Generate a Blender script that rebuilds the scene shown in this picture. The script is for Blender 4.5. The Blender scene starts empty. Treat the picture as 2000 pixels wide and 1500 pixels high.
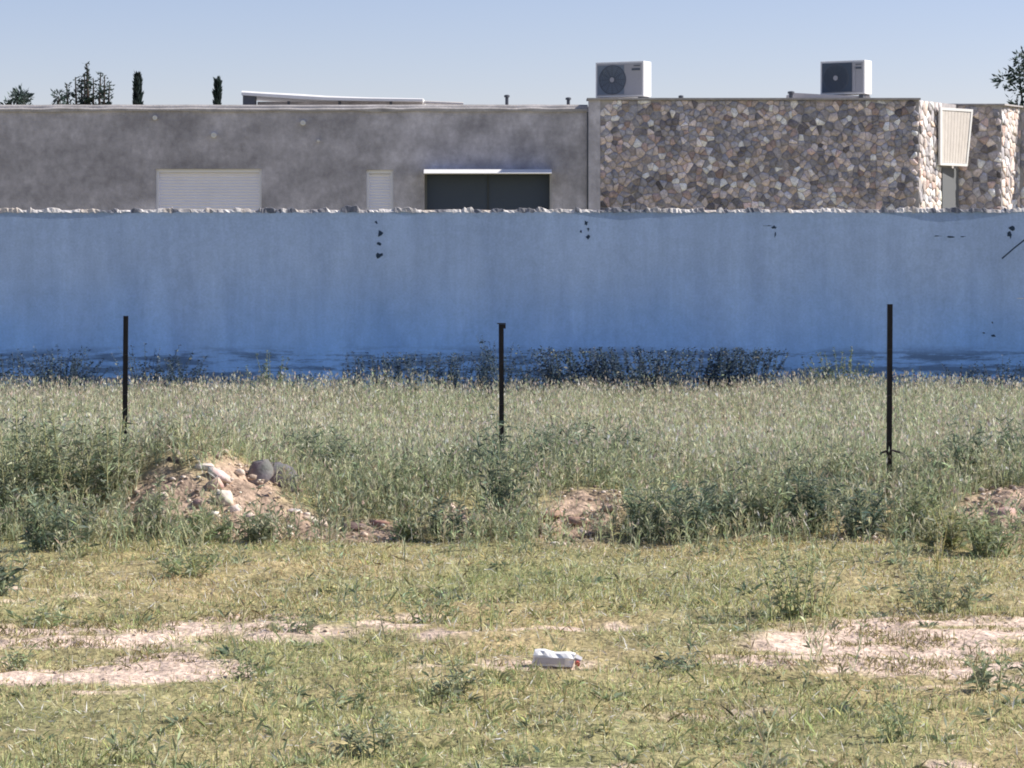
import bpy, math, random
import numpy as np
from mathutils import Vector, Matrix

SC = bpy.context.scene
COL = SC.collection
R = math.radians
random.seed(7)
rng = np.random.default_rng(11)

# ------------------------------------------------------------ camera, sky, sun, exposure
EYE = 1.7
F = 5000.0            # focal length in photo pixels (frame is 2000 wide)
HZ = 475.0            # photo row of the horizon
cam = bpy.data.cameras.new('camera')
cam.sensor_width = 36.0
cam.lens = 36.0 * F / 2000.0
cam.shift_y = -(750.0 - HZ) / 2000.0
cam.clip_start = 0.1
cam.clip_end = 5000.0
co = bpy.data.objects.new('camera', cam)
co.location = (0, 0, EYE)
co.rotation_euler = (R(90), 0, 0)
COL.objects.link(co)
SC.camera = co

SUN_DIR = Vector((0.76, 0.12, 0.64)).normalized()      # towards the sun: right, a little behind the fence
SUN_EL = math.asin(SUN_DIR.z)
SUN_ROT = math.atan2(SUN_DIR.x, SUN_DIR.y)
world = bpy.data.worlds.new('World')
SC.world = world
world.use_nodes = True
wn = world.node_tree
wn.nodes.clear()
sky = wn.nodes.new('ShaderNodeTexSky')
sky.sky_type = 'NISHITA'
sky.sun_disc = False
sky.sun_elevation = SUN_EL
sky.sun_rotation = SUN_ROT
sky.altitude = 900
sky.air_density = 1.0
sky.dust_density = 0.6
sky.ozone_density = 5.0
bg = wn.nodes.new('ShaderNodeBackground')
bg.inputs['Strength'].default_value = 0.10
wo = wn.nodes.new('ShaderNodeOutputWorld')
tintn = wn.nodes.new('ShaderNodeVectorMath'); tintn.operation = 'MULTIPLY'
tintn.inputs[1].default_value = (1.14, 0.89, 0.88)       # hazy lavender spring sky
wn.links.new(sky.outputs[0], tintn.inputs[0])
wn.links.new(tintn.outputs[0], bg.inputs[0])
wn.links.new(bg.outputs[0], wo.inputs[0])

sl = bpy.data.lights.new('sun', 'SUN')
sl.energy = 5.0
sl.angle = R(0.6)
sl.color = (1.0, 0.93, 0.84)
so = bpy.data.objects.new('sun', sl)
so.rotation_euler = (-SUN_DIR).to_track_quat('-Z', 'Y').to_euler()
so.location = (20, 10, 30)
COL.objects.link(so)

SC.view_settings.view_transform = 'Standard'
SC.view_settings.look = 'None'
SC.view_settings.exposure = 0.56
SC.view_settings.gamma = 1.0
SC.cycles.filter_width = 1.9
SC.cycles.max_bounces = 6
SC.cycles.transparent_max_bounces = 4


# ------------------------------------------------------------ helpers
def at(px, py, Y):
    return Vector(((px - 1000.0) / F * Y, Y, EYE - (py - HZ) / F * Y))


def xat(px, Y):
    return (px - 1000.0) / F * Y


def zat(py, Y):
    return EYE - (py - HZ) / F * Y


def yground(py):            # distance at which flat ground shows on photo row py
    return EYE * F / (py - HZ)


def tag(o, label=None, cat=None, group=None, kind=None):
    if label: o['label'] = label
    if cat: o['category'] = cat
    if group: o['group'] = group
    if kind: o['kind'] = kind
    return o


def empty(name, loc=(0, 0, 0), rz=0.0):
    o = bpy.data.objects.new(name, None)
    o.empty_display_size = 0.2
    o.location = loc
    o.rotation_euler = (0, 0, rz)
    COL.objects.link(o)
    return o


def link(name, me, mat, parent=None):
    if mat is not None:
        me.materials.append(mat)
    o = bpy.data.objects.new(name, me)
    COL.objects.link(o)
    if parent is not None:
        o.parent = parent
    return o


class MB:
    def __init__(s):
        s.v = []; s.f = []; s.c = []

    def add(s, vs, fs, c=None):
        b = len(s.v)
        s.v += [tuple(v) for v in vs]
        s.f += [tuple(i + b for i in f) for f in fs]
        s.c += [c if c else (1, 1, 1)] * len(vs)

    def box(s, x0, x1, y0, y1, z0, z1, c=None):
        s.add([(x0, y0, z0), (x1, y0, z0), (x1, y1, z0), (x0, y1, z0), (x0, y0, z1), (x1, y0, z1), (x1, y1, z1), (x0, y1, z1)],
              [(0, 3, 2, 1), (4, 5, 6, 7), (0, 1, 5, 4), (1, 2, 6, 5), (2, 3, 7, 6), (3, 0, 4, 7)], c)

    def prism(s, pts, z0, z1, c=None):      # vertical prism over a CCW outline of (x, y)
        n = len(pts)
        s.add([(x, y, z0) for x, y in pts] + [(x, y, z1) for x, y in pts],
              [tuple(reversed(range(n))), tuple(range(n, 2 * n))] + [(i, (i + 1) % n, n + (i + 1) % n, n + i) for i in range(n)], c)

    def loft(s, sections, c=None):          # closed rings of equal length joined in order, capped
        n = len(sections[0]); m = len(sections)
        vs = [p for r in sections for p in r]
        fs = [tuple(reversed(range(n))), tuple(range((m - 1) * n, m * n))]
        for k in range(m - 1):
            for i in range(n):
                j = (i + 1) % n
                fs.append((k * n + i, k * n + j, (k + 1) * n + j, (k + 1) * n + i))
        s.add(vs, fs, c)

    def tube(s, pts, radii, n=6, c=None):
        secs = []
        pts = [Vector(p) for p in pts]
        for i, p in enumerate(pts):
            t = (pts[min(i + 1, len(pts) - 1)] - pts[max(i - 1, 0)]).normalized()
            u = t.cross(Vector((0.13, 1, 0.21))).normalized()
            w = t.cross(u)
            r = radii[i] if hasattr(radii, '__len__') else radii
            secs.append([p + (u * math.cos(2 * math.pi * k / n) + w * math.sin(2 * math.pi * k / n)) * r for k in range(n)])
        s.loft(secs, c)

    def disc(s, cx, cy, cz, r0, r1, thick, n=28, axis='y', c=None):   # ring/disc facing -y
        a = [2 * math.pi * k / n for k in range(n)]
        outer = [(cx + r1 * math.cos(t), cy, cz + r1 * math.sin(t)) for t in a]
        inner = [(cx + r0 * math.cos(t), cy, cz + r0 * math.sin(t)) for t in a]
        ob = [(x, y + thick, z) for x, y, z in outer]; ib = [(x, y + thick, z) for x, y, z in inner]
        fs = []
        for i in range(n):
            j = (i + 1) % n
            fs += [(i, j, n + j, n + i), (j, i, 2 * n + i, 2 * n + j), (n + i, n + j, 3 * n + j, 3 * n + i), (2 * n + i, 3 * n + i, 3 * n + j, 2 * n + j)]
        s.add(outer + inner + ob + ib, fs, c)

    def build(s, name, mat, parent=None, bevel=0.0, smooth=False, color=False):
        me = bpy.data.meshes.new(name)
        me.from_pydata(s.v, [], s.f)
        if color:
            a = me.color_attributes.new('col', 'FLOAT_COLOR', 'POINT')
            arr = np.ones((len(s.v), 4), np.float32); arr[:, :3] = np.array(s.c, np.float32)
            a.data.foreach_set('color', arr.ravel())
        if smooth:
            me.polygons.foreach_set('use_smooth', [True] * len(me.polygons))
        me.update()
        o = link(name, me, mat, parent)
        if bevel:
            m = o.modifiers.new('edge', 'BEVEL'); m.width = bevel; m.segments = 2; m.limit_method = 'ANGLE'
        return o


def np_mesh(name, V, T, C, mat, parent=None, smooth=False):
    """V (n,3), T (m,3) triangles, C (n,3) colours"""
    me = bpy.data.meshes.new(name)
    n, m = len(V), len(T)
    me.vertices.add(n)
    me.vertices.foreach_set('co', np.ascontiguousarray(V, np.float32).ravel())
    me.loops.add(3 * m)
    me.loops.foreach_set('vertex_index', np.ascontiguousarray(T, np.int32).ravel())
    me.polygons.add(m)
    me.polygons.foreach_set('loop_start', np.arange(0, 3 * m, 3, dtype=np.int32))
    me.update(calc_edges=True)
    a = me.color_attributes.new('col', 'FLOAT_COLOR', 'POINT')
    arr = np.ones((n, 4), np.float32); arr[:, :3] = C
    a.data.foreach_set('color', arr.ravel())
    if smooth:
        me.polygons.foreach_set('use_smooth', np.ones(m, bool))
    me.validate()
    return link(name, me, mat, parent)


def leaves(P, D, L, W, C, droop=0.15):
    """diamond blades: base P, direction D, length L, width W, colour C -> V, T, C"""
    n = len(P)
    D = D / (np.linalg.norm(D, axis=1, keepdims=True) + 1e-9)
    rnd = rng.normal(size=(n, 3)); rnd[:, 2] *= 0.5
    S = np.cross(D, rnd); S /= (np.linalg.norm(S, axis=1, keepdims=True) + 1e-9)
    L = L[:, None]; W = W[:, None]
    V = np.empty((n, 4, 3))
    mid = P + D * L * 0.42
    V[:, 0] = P
    V[:, 1] = mid + S * W * 0.5
    V[:, 3] = mid - S * W * 0.5
    tip = P + D * L
    tip[:, 2] -= (droop * L[:, 0] * (1 - np.abs(D[:, 2]) * 0.5))
    V[:, 2] = tip
    b = (np.arange(n) * 4)[:, None]
    T = np.concatenate([b + np.array([[0, 1, 2]]), b + np.array([[0, 2, 3]])], 0)
    CC = np.repeat(C[:, None, :], 4, 1)
    return V.reshape(-1, 3), T, CC.reshape(-1, 3)


def merge(parts):
    Vs, Ts, Cs = [], [], []; o = 0
    for V, T, C in parts:
        Vs.append(V); Ts.append(T + o); Cs.append(C); o += len(V)
    return np.concatenate(Vs), np.concatenate(Ts), np.concatenate(Cs)


def jcol(base, n, dv=0.25, dh=0.06):
    base = np.asarray(base, float)
    if base.ndim == 1: base = np.repeat(base[None], n, 0)
    v = np.exp(rng.normal(0, dv, (n, 1)))
    h = 1 + rng.normal(0, dh, (n, 3))
    return np.clip(base * v * h, 0.005, 0.9)


_tab = rng.random((64, 64))


def vnoise(x, y, s=1.0, o=0.0):
    x = np.asarray(x, float) * s + o * 17.3 + 500; y = np.asarray(y, float) * s + o * 9.1 + 500
    xi = np.floor(x).astype(int); yi = np.floor(y).astype(int)
    fx = x - xi; fy = y - yi
    fx = fx * fx * (3 - 2 * fx); fy = fy * fy * (3 - 2 * fy)
    t = lambda a, b: _tab[a % 64, b % 64]
    return (t(xi, yi) * (1 - fx) + t(xi + 1, yi) * fx) * (1 - fy) + (t(xi, yi + 1) * (1 - fx) + t(xi + 1, yi + 1) * fx) * fy


def fbm(x, y, s=1.0, o=0.0, k=4):
    a = 0; w = 0.5; tot = 0
    for i in range(k):
        a = a + w * vnoise(x, y, s * 2 ** i, o + i * 3.7); tot += w; w *= 0.55
    return a / tot


# ------------------------------------------------------------ materials
def mat(name, color=(0.5, 0.5, 0.5), rough=0.8, metal=0.0, attr=False, noise=None, bump=None, transl=0.0, spec=0.3, coat=None):
    m = bpy.data.materials.new(name)
    m.use_nodes = True
    nt = m.node_tree; N = nt.nodes; L = nt.links
    p = N['Principled BSDF']
    p.inputs['Roughness'].default_value = rough
    p.inputs['Metallic'].default_value = metal
    p.inputs['Specular IOR Level'].default_value = spec
    tc = N.new('ShaderNodeTexCoord')
    if attr:
        a = N.new('ShaderNodeAttribute'); a.attribute_name = 'col'
        src = a.outputs['Color']
    else:
        c = N.new('ShaderNodeRGB'); c.outputs[0].default_value = (*color, 1)
        src = c.outputs[0]
    if noise:
        for (scale, amt, stretch) in noise:       # brightness variation
            mp = N.new('ShaderNodeMapping'); mp.inputs['Scale'].default_value = stretch
            L.new(tc.outputs['Object'], mp.inputs[0])
            n = N.new('ShaderNodeTexNoise'); n.inputs['Scale'].default_value = scale; n.inputs['Detail'].default_value = 6
            n.inputs['Roughness'].default_value = 0.62
            L.new(mp.outputs[0], n.inputs['Vector'])
            r = N.new('ShaderNodeMapRange'); r.inputs['From Min'].default_value = 0.28; r.inputs['From Max'].default_value = 0.72
            r.inputs['To Min'].default_value = 1 - amt; r.inputs['To Max'].default_value = 1 + amt
            L.new(n.outputs[0], r.inputs[0])
            mx = N.new('ShaderNodeVectorMath'); mx.operation = 'SCALE'
            L.new(src, mx.inputs[0]); L.new(r.outputs[0], mx.inputs['Scale'])
            src = mx.outputs[0]
    L.new(src, p.inputs['Base Color'])
    if bump:
        n = N.new('ShaderNodeTexNoise'); n.inputs['Scale'].default_value = bump[0]; n.inputs['Detail'].default_value = 8
        L.new(tc.outputs['Object'], n.inputs['Vector'])
        b = N.new('ShaderNodeBump'); b.inputs['Strength'].default_value = bump[1]; b.inputs['Distance'].default_value = bump[2]
        L.new(n.outputs[0], b.inputs['Height']); L.new(b.outputs[0], p.inputs['Normal'])
    if transl:
        t = N.new('ShaderNodeBsdfTranslucent'); L.new(src, t.inputs[0])
        mxs = N.new('ShaderNodeMixShader'); mxs.inputs[0].default_value = transl
        L.new(p.outputs[0], mxs.inputs[1]); L.new(t.outputs[0], mxs.inputs[2])
        L.new(mxs.outputs[0], N['Material Output'].inputs[0])
    m['src'] = 1
    return m


M = {}
M['leaf'] = mat('weed_leaf', attr=True, rough=0.6, transl=0.35)
M['grass'] = mat('grass_blade', attr=True, rough=0.7, transl=0.35)
M['stem'] = mat('plant_stem', attr=True, rough=0.75)
M['stone'] = mat('rubble_stone', attr=True, rough=0.85, noise=[(7, 0.28, (1, 1, 1)), (30, 0.35, (1, 1, 1)), (.7, .2, (1, 1, 1))], bump=(60, 0.4, 0.01))
M['rock'] = mat('pale_rock', attr=True, rough=0.9, noise=[(18, 0.25, (1, 1, 1))], bump=(45, 0.5, 0.01))
M['mortar'] = mat('mortar', (0.42, 0.40, 0.40), 0.95, noise=[(8, 0.25, (1, 1, 1))], bump=(50, 0.4, 0.01))
M['coping'] = mat('cement_coping', (0.42, 0.40, 0.39), 0.9, noise=[(3, 0.3, (1, 1, 1)), (30, 0.15, (1, 1, 1))], bump=(40, 0.4, 0.01))
M['white'] = mat('white_paint', (0.78, 0.78, 0.77), 0.5, noise=[(6, 0.06, (1, 1, 1))])
M['coolwhite'] = mat('white_aluminium', (0.82, 0.83, 0.88), 0.5)
M['cream'] = mat('cream_paint', (0.62, 0.58, 0.54), 0.6, noise=[(6, 0.1, (1, 1, 1))])
M['shutter'] = mat('roller_shutter_slats', (0.84, 0.84, 0.92), 0.55, noise=[(2, 0.05, (1, 1, 1))])
M['mull'] = mat('dark_mullion', (0.05, 0.06, 0.075), 0.5)
M['glass'] = mat('dark_window_glass', (0.065, 0.085, 0.125), 0.45, spec=0.2)
M['frame'] = mat('grey_window_frame', (0.16, 0.17, 0.18), 0.5)
M['dark'] = mat('dark_interior', (0.035, 0.04, 0.05), 0.9)
M['steel'] = mat('rusty_dark_steel', (0.028, 0.024, 0.024), 0.7, metal=0.2, noise=[(25, 0.4, (1, 1, 0.4))], bump=(80, 0.3, 0.003))
M['grille'] = mat('fan_grille_grey', (0.10, 0.12, 0.15), 0.6)
M['acgrey'] = mat('ac_front_panel', (0.40, 0.40, 0.42), 0.5, noise=[(5, 0.05, (1, 1, 1))])
M['pipe'] = mat('grey_pipe', (0.09, 0.10, 0.12), 0.6)
M['bark'] = mat('bark', (0.09, 0.07, 0.06), 0.9, noise=[(12, 0.3, (1, 1, 0.2))])
M['red'] = mat('red_plastic', (0.55, 0.12, 0.09), 0.4)
M['tear'] = mat('dark_tear', (0.035, 0.06, 0.10), 0.9)


def plaster_mat():
    m = mat('grey_plaster', (0.45, 0.435, 0.465), 0.93, noise=[(0.42, 0.42, (1, 1, 1.3)), (1.6, 0.28, (1, 1, 1.4)), (7, .2, (1, 1, .7)), (14, 0.08, (1, 1, 1))], bump=(30, 0.5, 0.02))
    return m


M['plaster'] = plaster_mat()


def ground_mat():
    m = bpy.data.materials.new('dry_meadow_soil'); m.use_nodes = True
    nt = m.node_tree; N = nt.nodes; L = nt.links; p = N['Principled BSDF']
    p.inputs['Roughness'].default_value = 0.95; p.inputs['Specular IOR Level'].default_value = 0.1
    a = N.new('ShaderNodeAttribute'); a.attribute_name = 'col'
    g = N.new('ShaderNodeNewGeometry')
    src = a.outputs['Color']
    for sc, amt in ((1.6, 0.15), (9, 0.25), (38, 0.35)):
        n = N.new('ShaderNodeTexNoise'); n.inputs['Scale'].default_value = sc; n.inputs['Detail'].default_value = 5
        L.new(g.outputs['Position'], n.inputs['Vector'])
        r = N.new('ShaderNodeMapRange'); r.inputs['From Min'].default_value = 0.3; r.inputs['From Max'].default_value = 0.7
        r.inputs['To Min'].default_value = 1 - amt; r.inputs['To Max'].default_value = 1 + amt
        L.new(n.outputs[0], r.inputs[0])
        s = N.new('ShaderNodeVectorMath'); s.operation = 'SCALE'
        L.new(src, s.inputs[0]); L.new(r.outputs[0], s.inputs['Scale']); src = s.outputs[0]
    L.new(src, p.inputs['Base Color'])
    n = N.new('ShaderNodeTexNoise'); n.inputs['Scale'].default_value = 30; n.inputs['Detail'].default_value = 8
    L.new(g.outputs['Position'], n.inputs['Vector'])
    b = N.new('ShaderNodeBump'); b.inputs['Strength'].default_value = 0.7; b.inputs['Distance'].default_value = 0.03
    L.new(n.outputs[0], b.inputs['Height']); L.new(b.outputs[0], p.inputs['Normal'])
    return m


M['ground'] = ground_mat()


def sheet_mat():
    """woven blue sheeting: saturated where it was sheltered, bleached grey-blue and dusty along the upper part"""
    m = bpy.data.materials.new('blue_woven_sheeting'); m.use_nodes = True
    nt = m.node_tree; N = nt.nodes; L = nt.links; p = N['Principled BSDF']
    p.inputs['Roughness'].default_value = 0.75; p.inputs['Specular IOR Level'].default_value = 0.15
    tc = N.new('ShaderNodeTexCoord')
    sp = N.new('ShaderNodeSeparateXYZ'); L.new(tc.outputs['Object'], sp.inputs[0])
    n = N.new('ShaderNodeTexNoise'); n.inputs['Scale'].default_value = 0.8; n.inputs['Detail'].default_value = 4
    L.new(tc.outputs['Object'], n.inputs['Vector'])
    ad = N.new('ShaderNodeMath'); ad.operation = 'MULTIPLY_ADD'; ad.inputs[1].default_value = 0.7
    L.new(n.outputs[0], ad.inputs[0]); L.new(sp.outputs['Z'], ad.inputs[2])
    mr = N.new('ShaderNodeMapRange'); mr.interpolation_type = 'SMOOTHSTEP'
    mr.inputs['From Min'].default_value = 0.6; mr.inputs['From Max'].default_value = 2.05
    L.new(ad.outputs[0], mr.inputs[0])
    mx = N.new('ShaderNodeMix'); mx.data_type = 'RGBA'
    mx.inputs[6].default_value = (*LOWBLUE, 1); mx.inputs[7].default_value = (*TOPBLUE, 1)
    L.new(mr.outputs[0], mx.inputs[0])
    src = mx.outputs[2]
    for sc, st, amt in ((3.0, (1.6, 1, 0.2), 0.055), (14, (1.6, 1, 0.16), 0.035), (1.5, (1, 1, 1), 0.05), (9, (1, 1, 1), 0.05), (45, (1, 1, 1), 0.08)):
        mp = N.new('ShaderNodeMapping'); mp.inputs['Scale'].default_value = st
        L.new(tc.outputs['Object'], mp.inputs[0])
        n = N.new('ShaderNodeTexNoise'); n.inputs['Scale'].default_value = sc; n.inputs['Detail'].default_value = 5
        L.new(mp.outputs[0], n.inputs['Vector'])
        r = N.new('ShaderNodeMapRange'); r.inputs['From Min'].default_value = 0.3; r.inputs['From Max'].default_value = 0.7
        r.inputs['To Min'].default_value = 1 - amt; r.inputs['To Max'].default_value = 1 + amt
        L.new(n.outputs[0], r.inputs[0])
        s = N.new('ShaderNodeVectorMath'); s.operation = 'SCALE'
        L.new(src, s.inputs[0]); L.new(r.outputs[0], s.inputs['Scale']); src = s.outputs[0]
    # ragged dark patches in horizontal runs along the foot of the sheet
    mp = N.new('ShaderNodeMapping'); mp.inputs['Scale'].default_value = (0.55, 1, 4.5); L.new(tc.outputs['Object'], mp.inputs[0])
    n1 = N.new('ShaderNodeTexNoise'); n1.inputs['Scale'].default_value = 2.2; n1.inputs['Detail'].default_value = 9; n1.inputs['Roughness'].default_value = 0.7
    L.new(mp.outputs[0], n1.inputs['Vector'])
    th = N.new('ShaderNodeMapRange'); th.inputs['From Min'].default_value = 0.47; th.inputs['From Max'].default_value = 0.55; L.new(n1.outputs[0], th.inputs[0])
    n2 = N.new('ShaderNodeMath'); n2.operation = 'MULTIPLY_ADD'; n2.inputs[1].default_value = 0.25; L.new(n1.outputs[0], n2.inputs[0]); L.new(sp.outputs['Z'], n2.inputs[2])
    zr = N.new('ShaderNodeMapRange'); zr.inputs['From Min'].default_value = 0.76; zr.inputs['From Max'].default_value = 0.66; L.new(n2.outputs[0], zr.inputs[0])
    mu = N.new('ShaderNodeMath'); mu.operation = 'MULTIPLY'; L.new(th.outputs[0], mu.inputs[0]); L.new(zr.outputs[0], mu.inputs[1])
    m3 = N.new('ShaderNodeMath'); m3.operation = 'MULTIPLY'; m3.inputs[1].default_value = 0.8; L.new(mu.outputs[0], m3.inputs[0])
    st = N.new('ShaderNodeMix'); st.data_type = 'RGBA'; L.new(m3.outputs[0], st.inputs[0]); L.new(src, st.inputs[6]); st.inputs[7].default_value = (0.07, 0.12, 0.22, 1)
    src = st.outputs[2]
    L.new(src, p.inputs['Base Color'])
    t = N.new('ShaderNodeBsdfTranslucent'); L.new(src, t.inputs[0])
    mxs = N.new('ShaderNodeMixShader'); mxs.inputs[0].default_value = 0.45
    L.new(p.outputs[0], mxs.inputs[1]); L.new(t.outputs[0], mxs.inputs[2])
    L.new(mxs.outputs[0], N['Material Output'].inputs[0])
    return m


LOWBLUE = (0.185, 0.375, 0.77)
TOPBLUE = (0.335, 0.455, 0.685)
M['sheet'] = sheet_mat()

# ------------------------------------------------------------ ground
BPX = [-900, -300, 0, 130, 250, 330, 420, 520, 640, 720, 800, 880, 960, 1050, 1200, 1300, 1450, 1600, 1750, 1880, 2000, 2300, 2900]
BH = [.10, .2, .20, .22, .30, .41, .40, .26, .07, .10, .09, .17, .15, .19, .21, .10, .09, .12, .12, .19, .22, .16, .1]


def gz(x, y):
    x = np.asarray(x, float); y = np.asarray(y, float)
    px = 1000 + F * x / 15.6
    h = np.interp(px, BPX, BH)
    y0 = 14.65 + 0.25 * (vnoise(x, 0 * x, 0.9, 2) - 0.5)
    t = np.clip((y - y0) / 0.85, 0, 1); rise = t * t * (3 - 2 * t)
    t2 = np.clip((y - 16.1) / 1.6, 0, 1); fall = 1 - 0.75 * (t2 * t2 * (3 - 2 * t2))
    berm = h * rise * fall
    lump = (fbm(x, y, 1.7, 5) - 0.5) * 0.10 * np.clip((y - 14.6) / 0.6, 0, 1) * np.clip((19 - y) / 2, 0, 1)
    small = (fbm(x, y, 2.5, 1) - 0.5) * 0.035 + (vnoise(x, y, 14, 4) - 0.5) * 0.012
    rut = (fbm(x * .35, y, 5.0, 71, 3) - .5) * .075 * np.clip((14.6 - y) / .5, 0, 1) * np.clip((y - 6) / 1, 0, 1)
    near = np.clip((60 - np.abs(y)) / 20, 0, 1) * np.clip((40 - np.abs(x)) / 10, 0, 1)
    edge = np.clip((y - 26.3) / 0.4, 0, 1)
    return (berm * np.clip((24 - y) / 5, 0, 1) + lump + rut + small * (1 - edge)) * near


def ell(x, y, cx, cy, rx, ry):
    return np.clip(1.25 - np.sqrt(((x - cx) / rx) ** 2 + ((y - cy) / ry) ** 2), 0, 1)


def bare(x, y):
    """0..1 how bare the trampled soil is"""
    x = np.asarray(x, float); y = np.asarray(y, float)
    px = 1000 + F * x / y; py = HZ + EYE * F / y
    wx = px + (fbm(x, y, 1.5, 8) - 0.5) * 200; wy = py + (fbm(x, y, 2.2, 9) - 0.5) * 60
    b = np.zeros_like(px)
    for (cx, cy, rx, ry, s) in ((60, 1242, 380, 28, 1), (430, 1225, 290, 20, 1), (560, 1228, 130, 12, .8), (200, 1305, 330, 40, 1),
                                (-260, 1270, 330, 60, 1), (1600, 1270, 260, 44, 1), (1850, 1255, 360, 60, 1.1), (2200, 1265, 400, 80, 1), (1750, 1300, 220, 30, .9),
                                (1680, 1335, 200, 16, .8), (1430, 1290, 160, 18, .55), (760, 1215, 160, 14, .5), (1080, 1225, 170, 12, .55), (860, 1245, 100, 20, .7),
                                (980, 1300, 190, 14, .6), (1280, 1310, 200, 12, .55), (80, 1165, 200, 16, .4), (330, 1160, 140, 14, .4),
                                (1080, 1497, 200, 10, .7), (1850, 1500, 260, 14, .8), (720, 1140, 190, 12, .3), (100, 1350, 220, 14, .5), (1400, 1390, 200, 12, .4), (500, 1380, 120, 10, .5)):
        b = np.maximum(b, s * ell(wx, wy, cx, cy, rx, ry))
    b = b * 1.3 - .95 * np.clip((fbm(x * .30, y, 5.5, 90, 4) - .50) * 8, 0, 1)
    return np.clip(b, 0, 1.1)


def soilbank(x, y):
    """0..1 where the bank shows raw reddish earth"""
    x = np.asarray(x, float); y = np.asarray(y, float)
    px = 1000 + F * x / y
    wx = px + (fbm(x, y, 2.0, 12) - 0.5) * 120
    yy = y + (fbm(x, y, 2.0, 13) - 0.5) * 0.5
    b = np.zeros_like(px)
    for (cx, cy, rx, ry) in ((325, 15.1, 70, .35), (480, 15.3, 105, .8), (570, 14.95, 85, .5), (710, 14.8, 100, .35), (880, 14.9, 65, .35),
                             (1125, 15.0, 105, .6), (1990, 15.0, 120, .6), (1480, 14.8, 70, .2), (1680, 14.7, 70, .25), (60, 14.9, 40, .2)):
        b = np.maximum(b, ell(wx, yy, cx, cy, rx, ry))
    return np.clip(b * 1.6, 0, 1)


def axis(lo, hi, step, far):
    a = list(np.arange(lo, hi, step)); d = step
    while a[-1] < far:
        d *= 1.18; a.append(a[-1] + d)
    d = step
    while a[0] > -far:
        d *= 1.18; a.insert(0, a[0] - d)
    return np.array(a)


gx = axis(-5.0, 5.0, 0.035, 900)
gy = axis(7.0, 18.0, 0.035, 900)
GX, GY = np.meshgrid(gx, gy)
X = GX.ravel(); Y = GY.ravel()
Z = gz(X, Y)
bz = bare(X, np.maximum(Y, 0.5)) * ((Y > 4) & (Y < 14.4))
sb = soilbank(X, np.maximum(Y, 0.5)) * ((Y > 14.2) & (Y < 17))
Z = Z + sb * (vnoise(X, Y, 9, 21) - 0.5) * 0.07 + sb * (vnoise(X, Y, 22, 22) - 0.5) * 0.025
turf = np.array([0.31, 0.275, 0.145]); soil = np.array([0.62, 0.49, 0.40]); red = np.array([0.36, 0.27, 0.205])
sh = (fbm(X, Y, 1.1, 30) - 0.5)[:, None]
Cg = turf * (1 + sh * 0.5) * np.array([1, 1 + 0.0, 1]) + sh * np.array([0.10, -0.02, 0.02])
k = np.clip(bz * 2.3 - 0.45 + (vnoise(X, Y, 12, 31) - 0.5) * 0.9, 0, 1)[:, None]
Cg = Cg * (1 - k) + soil * k
k = sb[:, None]
Cg = Cg * (1 - k) + red * (0.85 + 0.5 * vnoise(X, Y, 7, 33)[:, None]) * k
nx, ny = len(gx), len(gy)
ii = (np.arange(ny - 1)[:, None] * nx + np.arange(nx - 1)[None]).ravel()
T = np.concatenate([np.stack([ii, ii + 1, ii + nx + 1], 1), np.stack([ii, ii + nx + 1, ii + nx], 1)])
g = np_mesh('ground', np.stack([X, Y, Z], 1), T, np.clip(Cg, 0.01, 0.9), M['ground'], smooth=True)
tag(g, kind='structure')


def gz1(x, y): return float(gz(np.array([x]), np.array([y]))[0])


# ------------------------------------------------------------ main building
YB = 45.0
bld = empty('house', (0, YB, 0))
tag(bld, 'long low flat-roofed house of grey plaster and rubble stone behind the blue sheet fence', 'house')


def bl(mb, name, m, par=bld, **kw):
    """vertices are given in world space; store relative to the house"""
    mb.v = [(x, y - YB, z) for x, y, z in mb.v]
    return mb.build(name, m, par, **kw)


def wall_open(mb, x0, x1, y0, y1, z0, z1, ops):
    xs = x0
    for (a, b, c, d) in sorted(ops):
        mb.box(xs, a, y0, y1, z0, z1)
        if c > z0: mb.box(a, b, y0, y1, z0, c)
        mb.box(a, b, y0, y1, d, z1)
        xs = b
    mb.box(xs, x1, y0, y1, z0, z1)


XB = lambda px: xat(px, YB)
ZB = lambda py: zat(py, YB)
x_s0 = XB(1168); TOPL = ZB(208); TOPR = ZB(196)
w1 = (XB(304), XB(511), 1.0, ZB(330))
w2 = (XB(715), XB(768), 1.0, ZB(332))
w3 = (XB(829), XB(1077), 0.9, ZB(331))
mb = MB(); wall_open(mb, XB(-700), XB(1166), YB, YB + 0.3, 0, TOPL, [w1, w2, w3])
mb.box(XB(-700), XB(-700) + 0.3, YB + 0.3, YB + 9, 0, TOPL)
mb.box(XB(-700), x_s0, YB + 9, YB + 9.3, 0, TOPL)
bl(mb, 'plaster_wall', M['plaster'])
# narrow plaster pier with a rain pipe between the plaster and the stone
mb = MB(); mb.box(XB(1149), XB(1172), YB - 0.12, YB - 0.005, 0, TOPR); bl(mb, 'corner_pier', M['plaster'])
mb = MB(); mb.tube([(XB(1150), YB - 0.05, 0), (XB(1150), YB - 0.05, TOPL - .1)], 0.035, 8); bl(mb, 'rain_pipe', M['pipe'])
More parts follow.
